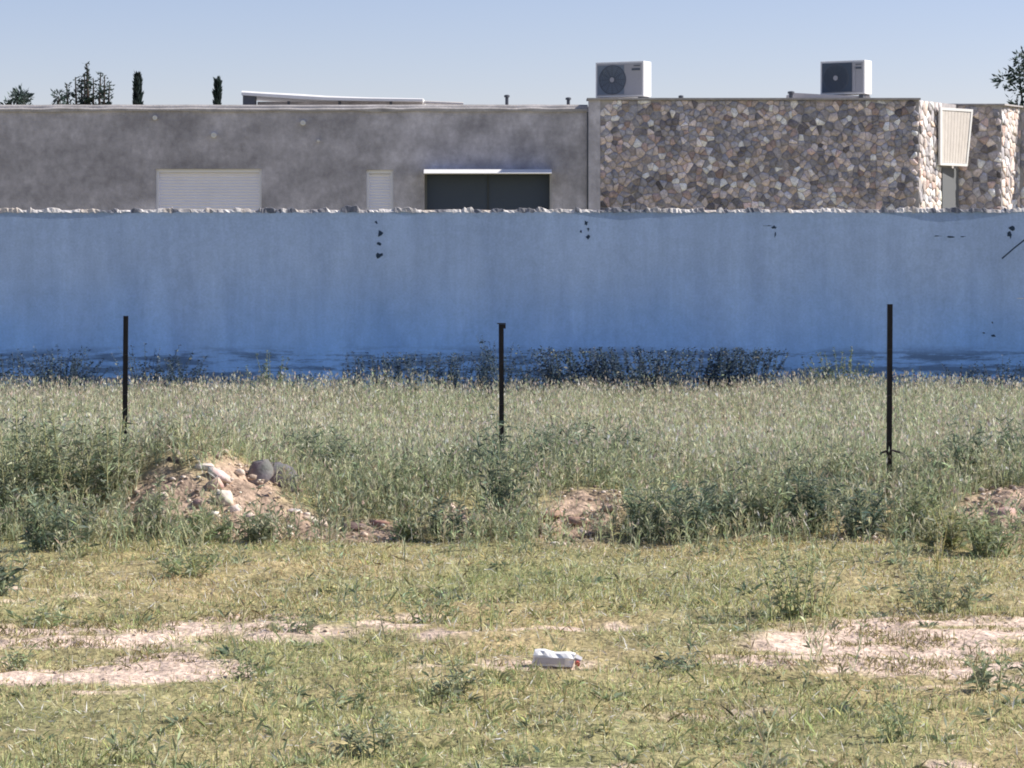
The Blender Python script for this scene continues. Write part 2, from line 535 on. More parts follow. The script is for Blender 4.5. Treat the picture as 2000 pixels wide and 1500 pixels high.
# roof coping of the plaster part: sloped cement cap, uneven
mb = MB()
xs = np.linspace(XB(-700), XB(1148), 150)
secs = []
for x in xs:
    j = (vnoise(x, 0, 3, 3) - 0.5) * 0.03; j2 = (vnoise(x, 5, 1.7, 3) - 0.5) * 0.03
    secs.append([(x, YB - 0.035, TOPL - 0.09 + j2), (x, YB + 0.36, TOPL - 0.06), (x, YB + 0.36, TOPL + 0.035), (x, YB + 0.05, TOPL + 0.035 + j * .4), (x, YB - 0.035, TOPL - 0.045 + j)])
mb.loft(secs); bl(mb, 'coping', M['coping'])
mb = MB(); mb.box(XB(-690), x_s0, YB + 0.305, YB + 8.99, TOPL - 0.5, TOPL - 0.3); bl(mb, 'roof_slab', M['coping'])


def inset_shutter(op, name='roller_shutter'):
    a, b, c, d = op
    fr = MB()
    t = 0.05
    fr.box(a, a + t, YB + 0.05, YB + 0.16, c, d); fr.box(b - t, b, YB + 0.05, YB + 0.16, c, d)
    fr.box(a + t, b - t, YB + 0.05, YB + 0.16, d - 0.06, d)
    w = empty('window', (a, YB + 0.1, c)); w.parent = bld; w.location = (a, 0.1, c)
    fr.v = [(x - a, y - YB - 0.1, z - c) for x, y, z in fr.v]; fr.build('window_frame', M['coolwhite'], w, bevel=0.004)
    s = MB(); z = c
    while z < d - 0.07:
        z1 = min(z + 0.052, d - 0.06)
        s.add([(a + t, YB + .12, z), (b - t, YB + .12, z), (b - t, YB + .108, (z + z1) / 2), (a + t, YB + .108, (z + z1) / 2), (b - t, YB + .12, z1), (a + t, YB + .12, z1)],
              [(0, 1, 2, 3), (3, 2, 4, 5)])
        z = z1
    s.v = [(x - a, y - YB - 0.1, z - c) for x, y, z in s.v]; s.build(name, M['shutter'], w)
    sill = MB(); sill.box(a - 0.05, b + 0.05, YB - 0.06, YB - 0.004, c - 0.06, c)
    sill.v = [(x - a, y - YB - 0.1, z - c) for x, y, z in sill.v]; sill.build('sill', M['coping'], w, bevel=0.005)


inset_shutter(w1)
inset_shutter(w2)
# wide dark window with a white shutter box hanging under its lintel
a, b, c, d = w3
w = empty('window'); w.parent = bld; w.location = (a, 0.1, c)
def wl(mb, name, m, **kw):
    mb.v = [(x - a, y - YB - 0.1, z - c) for x, y, z in mb.v]; return mb.build(name, m, w, **kw)
mb = MB(); mb.loft([[(x, YB - 0.42, d - 0.085), (x, YB + 0.06, d - 0.085), (x, YB + 0.06, d - 0.004), (x, YB - 0.30, d - 0.006), (x, YB - 0.42, d - 0.076)] for x in (a - 0.0, b + 0.0)])
wl(mb, 'shutter_box', M['white'], bevel=0.003)
mb = MB(); mb.box(a + 0.04, b - 0.04, YB + 0.2, YB + 0.212, c + 0.04, d - 0.09); wl(mb, 'pane', M['glass'])
mb = MB()
for xx in (a, b - 0.04): mb.box(xx, xx + 0.04, YB + 0.18, YB + 0.23, c, d - 0.09)
mb.box(a + .04, b - .04, YB + 0.182, YB + 0.23, c, c + 0.04)
wl(mb, 'window_frame', M['frame'])
mb = MB(); mb.box((a + b) / 2 - .015, (a + b) / 2 + .015, YB + .185, YB + .1995, c + .045, d - .09); wl(mb, 'mullion', M['mull'])
mb = MB(); mb.box(b - 0.028, b - 0.002, YB + 0.0, YB + 0.05, c, d - 0.09); wl(mb, 'guide_rail', M['acgrey'])
mb = MB(); mb.box(a - 0.05, b + 0.05, YB - 0.06, YB - 0.004, c - 0.06, c); wl(mb, 'sill', M['coping'])
mb = MB(); mb.box(XB(280), XB(1100), YB + 1.2, YB + 1.25, 0.3, TOPL - 0.4); bl(mb, 'interior_wall', M['dark'])
# small pale vent caps in the plaster
for (px, py, r) in ((303, 230, .042), (418, 264, .05), (592, 240, .048), (622, 275, .025)):
    mb = MB(); x, z = XB(px), ZB(py)
    mb.disc(x, YB - 0.04, z, 0.0001, r, 0.038, 12); mb.disc(x, YB - 0.055, z, r * .5, r * .8, 0.016, 12)
    bl(mb, 'vent_cap', M['white'])


# rubble stone facing ------------------------------------------------
def ico():
    t = (1 + 5 ** .5) / 2
    v = [Vector(p).normalized() for p in ((-1, t, 0), (1, t, 0), (-1, -t, 0), (1, -t, 0), (0, -1, t), (0, 1, t), (0, -1, -t), (0, 1, -t), (t, 0, -1), (t, 0, 1), (-t, 0, -1), (-t, 0, 1))]
    f = [(0, 11, 5), (0, 5, 1), (0, 1, 7), (0, 7, 10), (0, 10, 11), (1, 5, 9), (5, 11, 4), (11, 10, 2), (10, 7, 6), (7, 1, 8), (3, 9, 4), (3, 4, 2), (3, 2, 6), (3, 6, 8), (3, 8, 9), (4, 9, 5), (2, 4, 11), (6, 2, 10), (8, 6, 7), (9, 8, 1)]
    return v, f


def ico2():
    v, f = ico(); v = list(v); cache = {}; nf = []
    def mid(i, j):
        k = (min(i, j), max(i, j))
        if k not in cache:
            v.append(((v[i] + v[j]) / 2).normalized()); cache[k] = len(v) - 1
        return cache[k]
    for a_, b_, c_ in f:
        x, y, z = mid(a_, b_), mid(b_, c_), mid(c_, a_)
        nf += [(a_, x, z), (b_, y, x), (c_, z, y), (x, y, z)]
    return v, nf


I1 = ico(); I2 = ico2()
I1v = np.array([list(p) for p in I1[0]]); I1f = np.array(I1[1])
I2v = np.array([list(p) for p in I2[0]]); I2f = np.array(I2[1])
SCOL = np.array([(.25, .25, .27), (.31, .29, .29), (.20, .21, .24), (.35, .33, .33), (.29, .24, .235), (.60, .58, .59), (.12, .12, .135), (.43, .385, .36), (.22, .235, .275)])
SW = np.array([.19, .16, .17, .11, .08, .07, .07, .07, .08])


def stone_face(name, p0, p1, z0, z1, par, cell=0.125, proud=0.02, tone=(1.70, 1.58, 1.52)):
    tone = np.array(tone)
    """irregular interlocking stones with mortar joints on the vertical plane from p0 to p1 (x, y)"""
    p0 = np.array(p0); p1 = np.array(p1); L_ = float(np.linalg.norm(p1 - p0)); u = (p1 - p0) / L_
    nrm = np.array([u[1], -u[0]])
    nx = max(2, int(L_ / cell)); nz = int((z1 - z0) / (cell * .85)); dx = L_ / nx; dz = (z1 - z0) / nz
    pts = {}
    for i in range(-1, nx + 1):
        for k in range(-1, nz + 1):
            if 0 <= i < nx and random.random() < .22: continue      # leaves room for a bigger stone
            pts[(i, k)] = ((i + .5 + random.uniform(-.48, .48)) * dx, z0 + (k + .5 + random.uniform(-.48, .48)) * dz)
    Vs = []; Ts = []; Cs = []; base = 0
    for (i, k), (cx, cz) in pts.items():
        if not (0 <= i < nx and 0 <= k < nz): continue
        poly = [(0.006, z0), (L_ - .006, z0), (L_ - .006, z1 - .004), (0.006, z1 - .004)]
        for di in range(-2, 3):
            for dk in range(-2, 3):
                q = pts.get((i + di, k + dk))
                if q is None or (di == 0 and dk == 0): continue
                mx, mz = (cx + q[0]) / 2, (cz + q[1]) / 2; ax, az = q[0] - cx, q[1] - cz
                out = []
                for a_ in range(len(poly)):
                    P_, Q_ = poly[a_], poly[(a_ + 1) % len(poly)]
                    da = (P_[0] - mx) * ax + (P_[1] - mz) * az; db = (Q_[0] - mx) * ax + (Q_[1] - mz) * az
                    if da <= 0: out.append(P_)
                    if (da < 0) != (db < 0) and abs(da - db) > 1e-9:
                        t = da / (da - db); out.append((P_[0] + (Q_[0] - P_[0]) * t, P_[1] + (Q_[1] - P_[1]) * t))
                poly = out
                if len(poly) < 3: break
            if len(poly) < 3: break
        if len(poly) < 3: continue
        n = len(poly); pr = proud * random.uniform(.25, 1.5); mxc = sum(p[0] for p in poly) / n; mzc = sum(p[1] for p in poly) / n
        s1 = random.uniform(.91, .98); s2 = random.uniform(.5, .72)
        tx, tz = random.uniform(-.5, .5), random.uniform(-.5, .5)
        ring = []
        for sc, hh in ((s1, -.01), (s1 * .97, pr * .55), (s2, pr)):
            for (a_, b_) in poly:
                x_ = mxc + (a_ - mxc) * sc; z_ = mzc + (b_ - mzc) * sc
                h_ = hh + (0 if hh < 0 else ((x_ - mxc) * tx + (z_ - mzc) * tz) * .22 + random.uniform(-.003, .003))
                ring.append((p0[0] + x_ * u[0] + nrm[0] * h_, p0[1] + x_ * u[1] + nrm[1] * h_ - YB, z_))
        ring.append((p0[0] + mxc * u[0] + nrm[0] * pr * 1.1, p0[1] + mxc * u[1] + nrm[1] * pr * 1.1 - YB, mzc))
        for a_ in range(n):
            b_ = (a_ + 1) % n
            for r_ in (0, n):
                Ts += [(base + r_ + a_, base + r_ + b_, base + r_ + n + b_), (base + r_ + a_, base + r_ + n + b_, base + r_ + n + a_)]
            Ts.append((base + 2 * n + a_, base + 2 * n + b_, base + 3 * n))
        cc = SCOL[rng.choice(len(SCOL), p=SW)] * tone * math.exp(random.gauss(0, .24))
        Vs += ring; Cs += [cc] * len(ring); base += len(ring)
    return np_mesh(name, np.array(Vs), np.array(Ts), np.clip(np.array(Cs), 0, .85), M['stone'], par)


YS = YB - 0.10
x_s0 = XB(1168)
Pc0 = (xat(1795, YS), YS)
Pc1 = (xat(1870, 46.4), 46.4)
Pc2 = (xat(1956, 46.4), 46.4)
Pc3 = (xat(1992, 47.2), 47.2)
Pc4 = (xat(2500, 47.2), 47.2)
Z2 = zat(206, 46.4)
mb = MB()
mb.prism([(x_s0, YS), Pc0, (Pc0[0] + .7, 46.6), (Pc0[0] + .7, 47.0), (x_s0, 47.0)], 0, TOPR)
mb.prism([(Pc0[0] + .5, 46.4 + .001), Pc2, Pc3, Pc4, (Pc4[0], 54.0), (Pc0[0] + .5, 54)], 0, Z2)
bl(mb, 'stone_wall_core', M['mortar'])
# angled return between Pc0 and Pc1 with a window strip
mb = MB(); mb.prism([Pc0, Pc1, (Pc1[0] - .35, Pc1[1] + .3), (Pc0[0] - .3, Pc0[1] + .45)], 0, TOPR - 0.003); bl(mb, 'return_wall_core', M['mortar'])
stone_face('stone_facing', (x_s0 + .02, YS), Pc0, 0, TOPR, bld, cell=.105)
Pm = (xat(1838, 45.75), 45.75)
fx = (Pm[0] - Pc0[0]) / (Pc1[0] - Pc0[0]); Pm = (Pm[0], Pc0[1] + fx * (Pc1[1] - Pc0[1]))
stone_face('stone_facing', Pc0, Pm, 0, TOPR, bld, cell=.13, tone=(2.2, 2.0, 1.8))
stone_face('stone_facing', Pc1, Pc2, 0, Z2, bld)
stone_face('stone_facing', Pc2, Pc3, 0, Z2, bld, cell=.13, tone=(2.2, 2.0, 1.8))
stone_face('stone_facing', Pc3, Pc4, 0, Z2, bld)
# cement caps along the stone parapets
mb = MB()
mb.prism([(XB(1146), YS - .06), (Pc0[0] + .02, YS - .06), (Pc0[0] + .02, YS + .4), (XB(1146), YS + .4)], TOPR + .002, TOPR + .035)
mb.prism([(Pc1[0] - .2, 46.4 - .05), (Pc2[0] + .05, 46.4 - .05), (Pc3[0] + .05, 47.15), (Pc4[0], 47.15), (Pc4[0], 47.6), (Pc1[0] - .2, 47.6)], Z2 + .002, Z2 + .03)
bl(mb, 'stone_coping', M['mortar'])
# grey window strip below the slatted shutter, on the return wall
u = Vector((Pc1[0] - Pc0[0], Pc1[1] - Pc0[1], 0)).normalized(); nn = Vector((u.y, -u.x, 0))
q0 = Vector((Pm[0], Pm[1], 0)) + nn * .03; q1 = Vector((Pc1[0], Pc1[1], 0)) + nn * .03 - u * 0.02
mb = MB(); mb.prism([(q0.x, q0.y), (q1.x, q1.y), (q1.x - nn.x * .028, q1.y - nn.y * .028), (q0.x - nn.x * .028, q0.y - nn.y * .028)], 0.9, 3.05)
bl(mb, 'narrow_window', M['frame'])
# slatted shutter standing open: vertical cream boards in a frame, tilted out at the top
ls = empty('slatted_shutter'); ls.parent = bld
B0 = Vector((xat(1834, 45.5), 45.5, 0)); B1 = Vector((xat(1887, 46.22), 46.22, 0)); T1 = Vector((xat(1898, 46.2), 46.2, 0))
zb, zt = zat(324, 45.9), zat(212, 45.9)
ls.location = (B0.x, B0.y - YB, zb)
def lp(s, t, off=0.0):
    lo = B0.lerp(B1, s); hi = B0.lerp(T1, s)
    p = lo.lerp(hi, t); dd = (B1 - B0).normalized(); nrm = Vector((dd.y, -dd.x, 0))
    p = p + nrm * off; p.z = zb + (zt - zb) * t
    return p
def slab(mb, s0, s1, t0, t1, o0, o1):
    vs = [lp(s0, t0, o0), lp(s1, t0, o0), lp(s1, t0, o1), lp(s0, t0, o1), lp(s0, t1, o0), lp(s1, t1, o0), lp(s1, t1, o1), lp(s0, t1, o1)]
    vs = [v - Vector((B0.x, B0.y, zb)) for v in vs]
    mb.add(vs, [(0, 1, 2, 3), (7, 6, 5, 4), (4, 5, 1, 0), (5, 6, 2, 1), (6, 7, 3, 2), (7, 4, 0, 3)])
mb = MB()
for k in range(9):
    slab(mb, .07 + k * .097, .07 + k * .097 + .088, .05, .95, 0, 0.018)
mb.build('slats', M['cream'], ls)
mb = MB()
slab(mb, 0, 1, 0, .045, -.012, .03); slab(mb, 0, 1, .955, 1, -.012, .03); slab(mb, 0, .06, .046, .954, -.012, .03); slab(mb, .95, 1, .046, .954, -.012, .03)
mb.build('shutter_frame', M['white'], ls)


# ------------------------------------------------------------ things on the roof
def ac_unit(px, ytop, ybot, wpx, rot, label, open_fan):
    Yc = YB + 1.1
    s = Yc / F
    t = empty('air_conditioner', (xat(px, Yc), Yc, zat(ybot, Yc)), rot)
    tag(t, label, 'air conditioner', 'outdoor units on the flat roof')
    H = (ybot - ytop) * s; Wd = wpx * s; D = 0.34
    for fx0 in (0.04, Wd - .12):
        f = MB(); f.box(fx0, fx0 + .08, .02, D - .02, -0.28, 0.0); f.build('foot', M['pipe'], t)
    b_ = MB(); b_.box(0, Wd, 0.0, D, 0.002, H); b_.build('casing', M['white'], t, bevel=0.012)
    p = MB(); p.box(.035, Wd - .035, -.008, -.001, .03, H - .035); p.build('front_panel', M['acgrey'], t)
    cx = Wd * .36; cz = H * .49; r = H * .40
    g_ = MB()
    g_.disc(cx, -.02, cz, r * .97, r * 1.04, .012, 32)
    for k in range(1, 8): g_.disc(cx, -.024, cz, r * k / 8, r * k / 8 + .006, .006, 28)
    for k in range(12):
        an = k * math.pi / 6; c_, s_ = math.cos(an), math.sin(an); hw = .004
        g_.add([(cx + c_ * .04 - s_ * hw, -.03, cz + s_ * .04 + c_ * hw), (cx + c_ * .04 + s_ * hw, -.03, cz + s_ * .04 - c_ * hw), (cx + c_ * r + s_ * hw, -.03, cz + s_ * r - c_ * hw), (cx + c_ * r - s_ * hw, -.03, cz + s_ * r + c_ * hw)], [(0, 1, 2, 3)])
    gr = g_.build('fan_grille', M['grille'], t)
    h_ = MB(); h_.disc(cx, -.034, cz, .0001, .045, .01, 16); h_.build('hub', M['acgrey'], gr)
    w_ = MB()
    if open_fan:
        w_.box(.04, Wd * .72, -.0155, -.0095, .045, H * .93)
    else:
        w_.disc(cx, -.014, cz, .0001, r * .96, .004, 32)
        w_.box(.045, Wd * .60, -.013, -.0095, .05, H * .9)
    w_.build('fan_opening', M['grille3' if open_fan else 'grille2'], t)
    if open_fan:   # pale corner left of the round mouth
        k_ = MB(); k_.box(Wd * .74, Wd * .80, -.016, -.0095, .05, H * .9); k_.build('trim_strip', M['acgrey'], t)
    e = MB(); e.box(Wd * .76, Wd * .93, -.016, -.0095, H * .74, H * .80); e.box(Wd * .80, Wd * .93, -.016, -.0095, H * .86, H * .885); e.build('badge', M['grille'], t)
    return t


M['grille2'] = mat('fan_opening_grey', (0.20, 0.24, 0.29), 0.7)
M['grille3'] = mat('fan_opening_dark', (0.075, 0.10, 0.135), 0.7)
ac_unit(1163, 122, 191, 103, R(-27), 'white outdoor air conditioner nearer the plaster wall, pale panel beside its round fan', False)
ac_unit(1602, 120, 186, 93, R(-30), 'white outdoor air conditioner on the pale slab, its front mostly dark fan mouth', True)
# pale slab beneath the right unit
mb = MB(); Yp = YB + .8
mb.loft([[(x, Yp, TOPR + .02), (x, Yp + .9, TOPR + .02), (x, Yp + .9, z), (x, Yp, z)] for x, z in ((xat(1546, Yp), zat(181, Yp)), (xat(1600, Yp), zat(184, Yp)), (xat(1700, Yp), zat(188, Yp)))])
tag(mb.build('roof_plinth', M['cream']), 'pale flat slab lying on the stone house roof under the right air conditioner', 'slab')

# sloping white sheet canopy low on the plaster part's roof
Yc = YB + 1.2
cn = empty('rooftop_canopy', (xat(470, Yc), Yc, TOPL - .3)); tag(cn, 'long low white canopy sloping down along the plaster roof edge', 'canopy')
def cl(mb, name, m):
    o = cn.location; mb.v = [(x - o.x, y - o.y, z - o.z) for x, y, z in mb.v]; return mb.build(name, m, cn)
mb = MB()
secs = []
for px, py, th in ((472, 177, 9), (520, 180, 9), (580, 183, 10), (640, 187, 9), (720, 190, 7), (826, 192, 6)):
    p = at(px, py, Yc); q = at(px, py + th, Yc)
    secs.append([(p.x, Yc - .05, q.z), (p.x, Yc + 1.6, q.z + .0), (p.x, Yc + 1.6, p.z + .02), (p.x, Yc + .04, p.z), (p.x, Yc - .05, (p.z + q.z) / 2 + .01)])
mb.loft(secs); cl(mb, 'roof_sheet', M['white'])
mb = MB(); mb.box(xat(500, Yc), xat(824, Yc), Yc + .25, Yc + .3, TOPL - .3, zat(197, Yc)); cl(mb, 'back_board', M['coping'])
mb = MB(); mb.box(xat(474, Yc), xat(498, Yc), Yc + .02, Yc + .3, TOPL - .3, zat(186, Yc) - .002); cl(mb, 'end_block', M['pipe'])
for px in (560, 660, 760):
    mb = MB(); mb.box(xat(px, Yc), xat(px, Yc) + .05, Yc + .1, Yc + .15, TOPL - .3, zat(197, Yc)); cl(mb, 'support', M['pipe'])
mb = MB(); mb.tube([at(828, 200, Yc), at(905, 203, Yc)], .03, 8); tag(mb.build('roof_pipe', M['cream']), 'short cream pipe lying on the roof right of the long white canopy', 'pipe')

# little vent pipes standing on the roof line
for px, py, w_, lb in ((990, 185, .05, 'short dark vent pipe on the plaster roof, left of its twin'), (1110, 190, .05, 'short dark vent pipe on the plaster roof close to the left air conditioner'),
                      (1330, 186, .045, 'tiny dark vent pipe on the stone roof right of the left air conditioner'), (1545, 178, .06, 'stubby grey vent at the left end of the pale roof slab')):
    Yv = YB + .5; top = at(px, py, Yv)
    t = empty('vent_pipe', (top.x, Yv, TOPL - .2)); tag(t, lb, 'vent pipe', 'vent pipes on the roof')
    mb = MB(); hh = top.z - (TOPL - .2); mb.tube([(0, 0, -0.1), (0, 0, hh - .03)], w_ * .6, 8); mb.build('pipe', M['pipe'], t)
    mb = MB(); mb.tube([(0, 0, hh - .045), (0, 0, hh - .01), (0, 0, hh)], [w_, w_, w_ * .4], 10); mb.build('cap', M['pipe'], t)


# ------------------------------------------------------------ trees behind the house
def tree(name, label, cat, px, ptop, Yt, style, wpx=40, seed=0, col=(.05, .075, .07)):
    global rng
    rng = np.random.default_rng(seed + 100); rr = random.Random(seed)
    x = xat(px, Yt); H = zat(ptop, Yt)
    t = empty(name, (x, Yt, 0)); tag(t, label, cat, 'trees beyond the house')
    R_ = wpx / 2 / F * Yt; SP = min(1.0, R_ / .6)
    tr = MB(); P = []; D = []; Ls = []
    tr.tube([(0, 0, 0), (.05, 0, H * .5), (0, 0, H * .97)], [.16, .1, .02], 7)
    if style == 'cypress':
        n = 2600; z = rng.random(n) ** .8 * H * .92 + H * .08
        fr = (z / H); rad = R_ * np.clip(1.15 * np.sin(np.clip(fr, 0, 1) ** .55 * math.pi) ** .7, .12, 1) * (0.5 + .5 * rng.random(n))
        a = rng.random(n) * 6.283
        P = np.stack([rad * np.cos(a), rad * np.sin(a), z], 1); D = np.stack([np.cos(a) * .3, np.sin(a) * .3, np.ones(n)], 1) + rng.normal(0, .2, (n, 3))
        Ls = rng.uniform(.12, .3, n)
    elif style == 'araucaria':
        Pl = []; Dl = []; Ll = []
        # upright candelabra limbs
        limbs = [(0, 1.0, .10), (-.55, .67, .25), (.5, .80, .3), (.85, .70, .28), (-.9, .5, .2), (.3, .62, .2), (-.3, .6, .2), (1.0, .55, .2), (-.1, .75, .1)]
        H0 = zat(206, Yt)
        for (fx_, fh, w_) in limbs:
            top = Vector((fx_ * R_, rr.uniform(-.4, .4), H0 + (H - H0) * fh)); st = Vector((fx_ * R_ * .25, 0, H0 - 1.6))
            midp = st.lerp(top, .55) + Vector((fx_ * R_ * .25, 0, -.1))
            tr.tube([st, midp, top], [.06, .045, .015], 5)
            for kk in range(170):
                f_ = rr.random(); p = st.lerp(midp, f_ * 2) if f_ < .5 else midp.lerp(top, f_ * 2 - 1)
                a = rr.random() * 6.283; ra = .12 + .25 * (1 - f_)
                Pl.append((p.x + rr.gauss(0, .05), p.y + rr.gauss(0, .08), p.z)); Dl.append((math.cos(a), math.sin(a), rr.uniform(.1, 1.0))); Ll.append(ra * rr.uniform(.5, 1.3))
        P = np.array(Pl); D = np.array(Dl); Ls = np.array(Ll); n = len(P)
    else:
        Pl = []; Dl = []; Ll = []
        H0 = zat(215, Yt)
        for k_ in range(12 if R_ > .4 else 6):
            a = rr.random() * 6.283; e = rr.uniform(.2, 1.0)
            top = Vector((math.cos(a) * R_ * rr.uniform(.4, 1), math.sin(a) * R_ * .7, H0 - .8 + (H - H0 + .8) * e))
            st = Vector((0, 0, max(0.5, H * .45)))
            tr.tube([st, st.lerp(top, .5) + Vector((0, 0, .15)), top], [.06, .04, .012], 5)
            for c_ in range(3):
                cc = top + Vector((rr.gauss(0, .18 * SP), rr.gauss(0, .2), rr.gauss(-.1, .12)))
                for kk in range(60):
                    v = Vector((rr.gauss(0, 1), rr.gauss(0, 1), rr.gauss(0, .8))) * .12 * (.5 + .5 * SP)
                    Pl.append(tuple(cc + v)); Dl.append(tuple(v.normalized() + Vector((0, 0, .3)))); Ll.append(rr.uniform(.07, .18))
        P = np.array(Pl); D = np.array(Dl); Ls = np.array(Ll); n = len(P)
    V, T_, C_ = leaves(P, D, Ls, Ls * .38, jcol(col, n, .35), .05)
    tr.build('trunk', M['bark'], t)
    np_mesh('crown', V, T_, C_, M['leaf'], t)


tree('broadleaf_tree', 'low dark treetop at the far left end of the roof line', 'tree', 33, 172, 70, 'round', 46, 1)
tree('broadleaf_tree', 'small dark sprig of a treetop just left of the candelabra tree', 'tree', 112, 184, 70, 'round', 14, 2)
tree('candelabra_tree', 'tall spiky tree with upright limbs rising highest above the plaster roof', 'tree', 172, 124, 75, 'araucaria', 84, 3)
tree('cypress_tree', 'narrow dark cypress tip between the spiky tree and its smaller twin', 'tree', 269, 152, 75, 'cypress', 22, 4, (.035, .055, .055))
tree('cypress_tree', 'small narrow treetop just left of the white roof canopy', 'tree', 425, 163, 80, 'cypress', 20, 5, (.035, .055, .055))
tree('broadleaf_tree', 'ragged tree rising at the right end of the stone house', 'tree', 2016, 106, 58, 'round', 70, 6, (.05, .075, .065))
# a bare twig reaching left from that right-hand tree is part of its trunk mesh (built above as limbs)

rng = np.random.default_rng(77)
# ------------------------------------------------------------ blue sheet fence
YF = 27.0
FT = zat(411, YF)
fe = empty('sheet_fence', (0, YF, 0)); tag(fe, 'long blue sheeting fence about two metres tall in front of the house', 'fence')
xs = np.arange(-9.5, 9.6, 0.06); zs = np.linspace(-0.03, FT, 30)
XX, ZZ = np.meshgrid(xs, zs)
px_ = 1000 + F * XX / YF
YY = (fbm(XX, ZZ * .4, .9, 40, 3) - .5) * .05 + (fbm(XX * 1.0, ZZ * .25, 4.5, 41, 3) - .5) * .008
POSTX = [-30 - 385 * 2, -30 - 385, -30, 355, 742, 1147, 1511, 1976, 2360]
XP = [xat(p, YF) for p in POSTX]
dmin = np.min(np.abs(XX[..., None] - np.array(XP)), axis=-1)
YY = YY - .03 * np.clip(1 - dmin / .5, 0, 1) * 0
ZT = ZZ + (ZZ / FT) * (vnoise(XX, 0 * XX, 2.3, 44) - .5) * .018
V = np.stack([XX.ravel(), YY.ravel(), ZT.ravel()], 1)
nx_, nz_ = len(xs), len(zs)
ii = (np.arange(nz_ - 1)[:, None] * nx_ + np.arange(nx_ - 1)[None]).ravel()
T = np.concatenate([np.stack([ii, ii + 1, ii + nx_ + 1], 1), np.stack([ii, ii + nx_ + 1, ii + nx_], 1)])
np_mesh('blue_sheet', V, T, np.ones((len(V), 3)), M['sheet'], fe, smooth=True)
# frayed pale hem: crumpled scraps folded along the top
mb = MB(); x = -9.5; secs = []; cols = []
HC = [(.66, .63, .60), (.74, .71, .68), (.45, .43, .42), (.16, .17, .20), (.6, .54, .48), (.25, .25, .27)]
cc_ = HC[0]; hh = .02; left = 0
while x < 9.5:
    if left <= 0:
        cc_ = random.choice(HC); hh = random.choice((.004, .012, .02, .028, .035, .05 if random.random() < .6 else .015)); left = random.randint(2, 6)
    left -= 1
    top = FT + hh * random.uniform(.45, 1.1)
    secs.append([(x, -.032 + random.uniform(-.006, .004), FT - .016 + random.uniform(-.014, .004)), (x, .006, FT - .012), (x, .002, top), (x, random.uniform(-.022, -.008), top - .003)])
    cols += [cc_] * 4
    x += random.uniform(.012, .04)
mb.loft(secs); mb.c = cols
mb.build('frayed_hem', M['stone2'] if 'stone2' in M else M['rock'], fe, color=True)


def blob(px, py, wpx, hpx, name='tear', m=M['tear'], y=-.085, n=9):
    """small ragged hole patch in the sheet"""
    mb = MB(); s = YF / F; cx, cz = xat(px, YF), zat(py, YF)
    pts = []
    for k in range(n):
        a = 2 * math.pi * k / n; r = random.uniform(.4, 1.25)
        pts.append((cx + math.cos(a) * wpx / 2 * s * r, cz + math.sin(a) * hpx / 2 * s * r))
    ys = float((fbm(np.array([cx]), np.array([cz * .4]), .9, 40, 3)[0] - .5) * .05 + (fbm(np.array([cx]), np.array([cz * .25]), 4.5, 41, 3)[0] - .5) * .008) - .010
    mb.loft([[(a_, ys, b_) for a_, b_ in pts], [(a_, ys + .004, b_) for a_, b_ in pts]])
    return mb.build(name, m, fe)


for (px, py, w_, h_) in ((735, 434, 6, 7), (742, 455, 13, 16), (740, 476, 8, 9), (741, 499, 14, 13), (1145, 437, 9, 12), (1149, 448, 5, 8), (1135, 452, 5, 5), (1148, 464, 11, 10), (1511, 444, 10, 9),
                         (1500, 441, 22, 2), (1514, 458, 3, 14), (1976, 446, 13, 9), (1973, 458, 10, 16), (1830, 461, 18, 3), (1858, 463, 22, 4), (1880, 462, 12, 2), (1940, 656, 12, 5), (1920, 650, 8, 3), (1938, 630, 3, 4)):
    blob(px, py, w_, h_)
mb = MB(); mb.tube([at(1955, 505, YF) - Vector((0, YF + .06, 0)), at(1978, 485, YF) - Vector((0, YF + .06, 0)), at(2000, 468, YF) - Vector((0, YF + .05, 0))], .008, 5); mb.build('slit', M['tear'], fe)
blob(1993, 583, 16, 3, 'white_patch', M['white'])

# ------------------------------------------------------------ steel posts in front
YPO = 17.0
def post(px, ptop, label, style):
    x = xat(px, YPO); g0 = gz1(x, YPO); top = zat(ptop, YPO)
    t = empty('fence_post', (x, YPO, g0)); tag(t, label, 'fence post', 'bare steel posts standing in the weeds')
    t.rotation_euler = (0, R({0: .5, 1: -.2, 2: .3}[style]), 0)
    h = top - g0; w_ = .033; th = .005
    mb = MB()
    mb.prism([(-w_ / 2, 0), (w_ / 2, 0), (w_ / 2, th), (-w_ / 2 + th, th), (-w_ / 2 + th, w_), (-w_ / 2, w_)], -.25, h)
    mb.build('angle_iron', M['steel'], t)
    if style == 1:
        mb = MB(); mb.box(-.028, .03, -.006, .03, h + .001, h + .007); mb.box(-.004, .03, -.006, -.0005, h - .03, h); mb.build('top_plate', M['steel'], t)
    if style == 2:
        mb = MB(); pts = []
        for px2, py2 in ((1715, 893), (1722, 884), (1740, 879), (1757, 883), (1774, 895), (1782, 902)):
            p = at(px2, py2, YPO - .05); pts.append(p - Vector((x, YPO, g0)))
        mb.tube(pts, .008, 5); mb.build('bent_wire', M['steel'], t)
    for zf in (.25, .5, .75):
        mb = MB(); mb.tube([(-.014, -.004, h * zf), (.012, -.004, h * zf + .004)], .0035, 5); mb.build('wire_tie', M['steel'], t)


post(243, 617, 'dark steel post in the weeds behind the rubble mound, left of the middle post', 0)
post(980, 633, 'middle dark steel post with a small flat plate on its top', 1)
post(1737, 594, 'dark steel post with a bent wire at its foot, tallest of the three', 2)


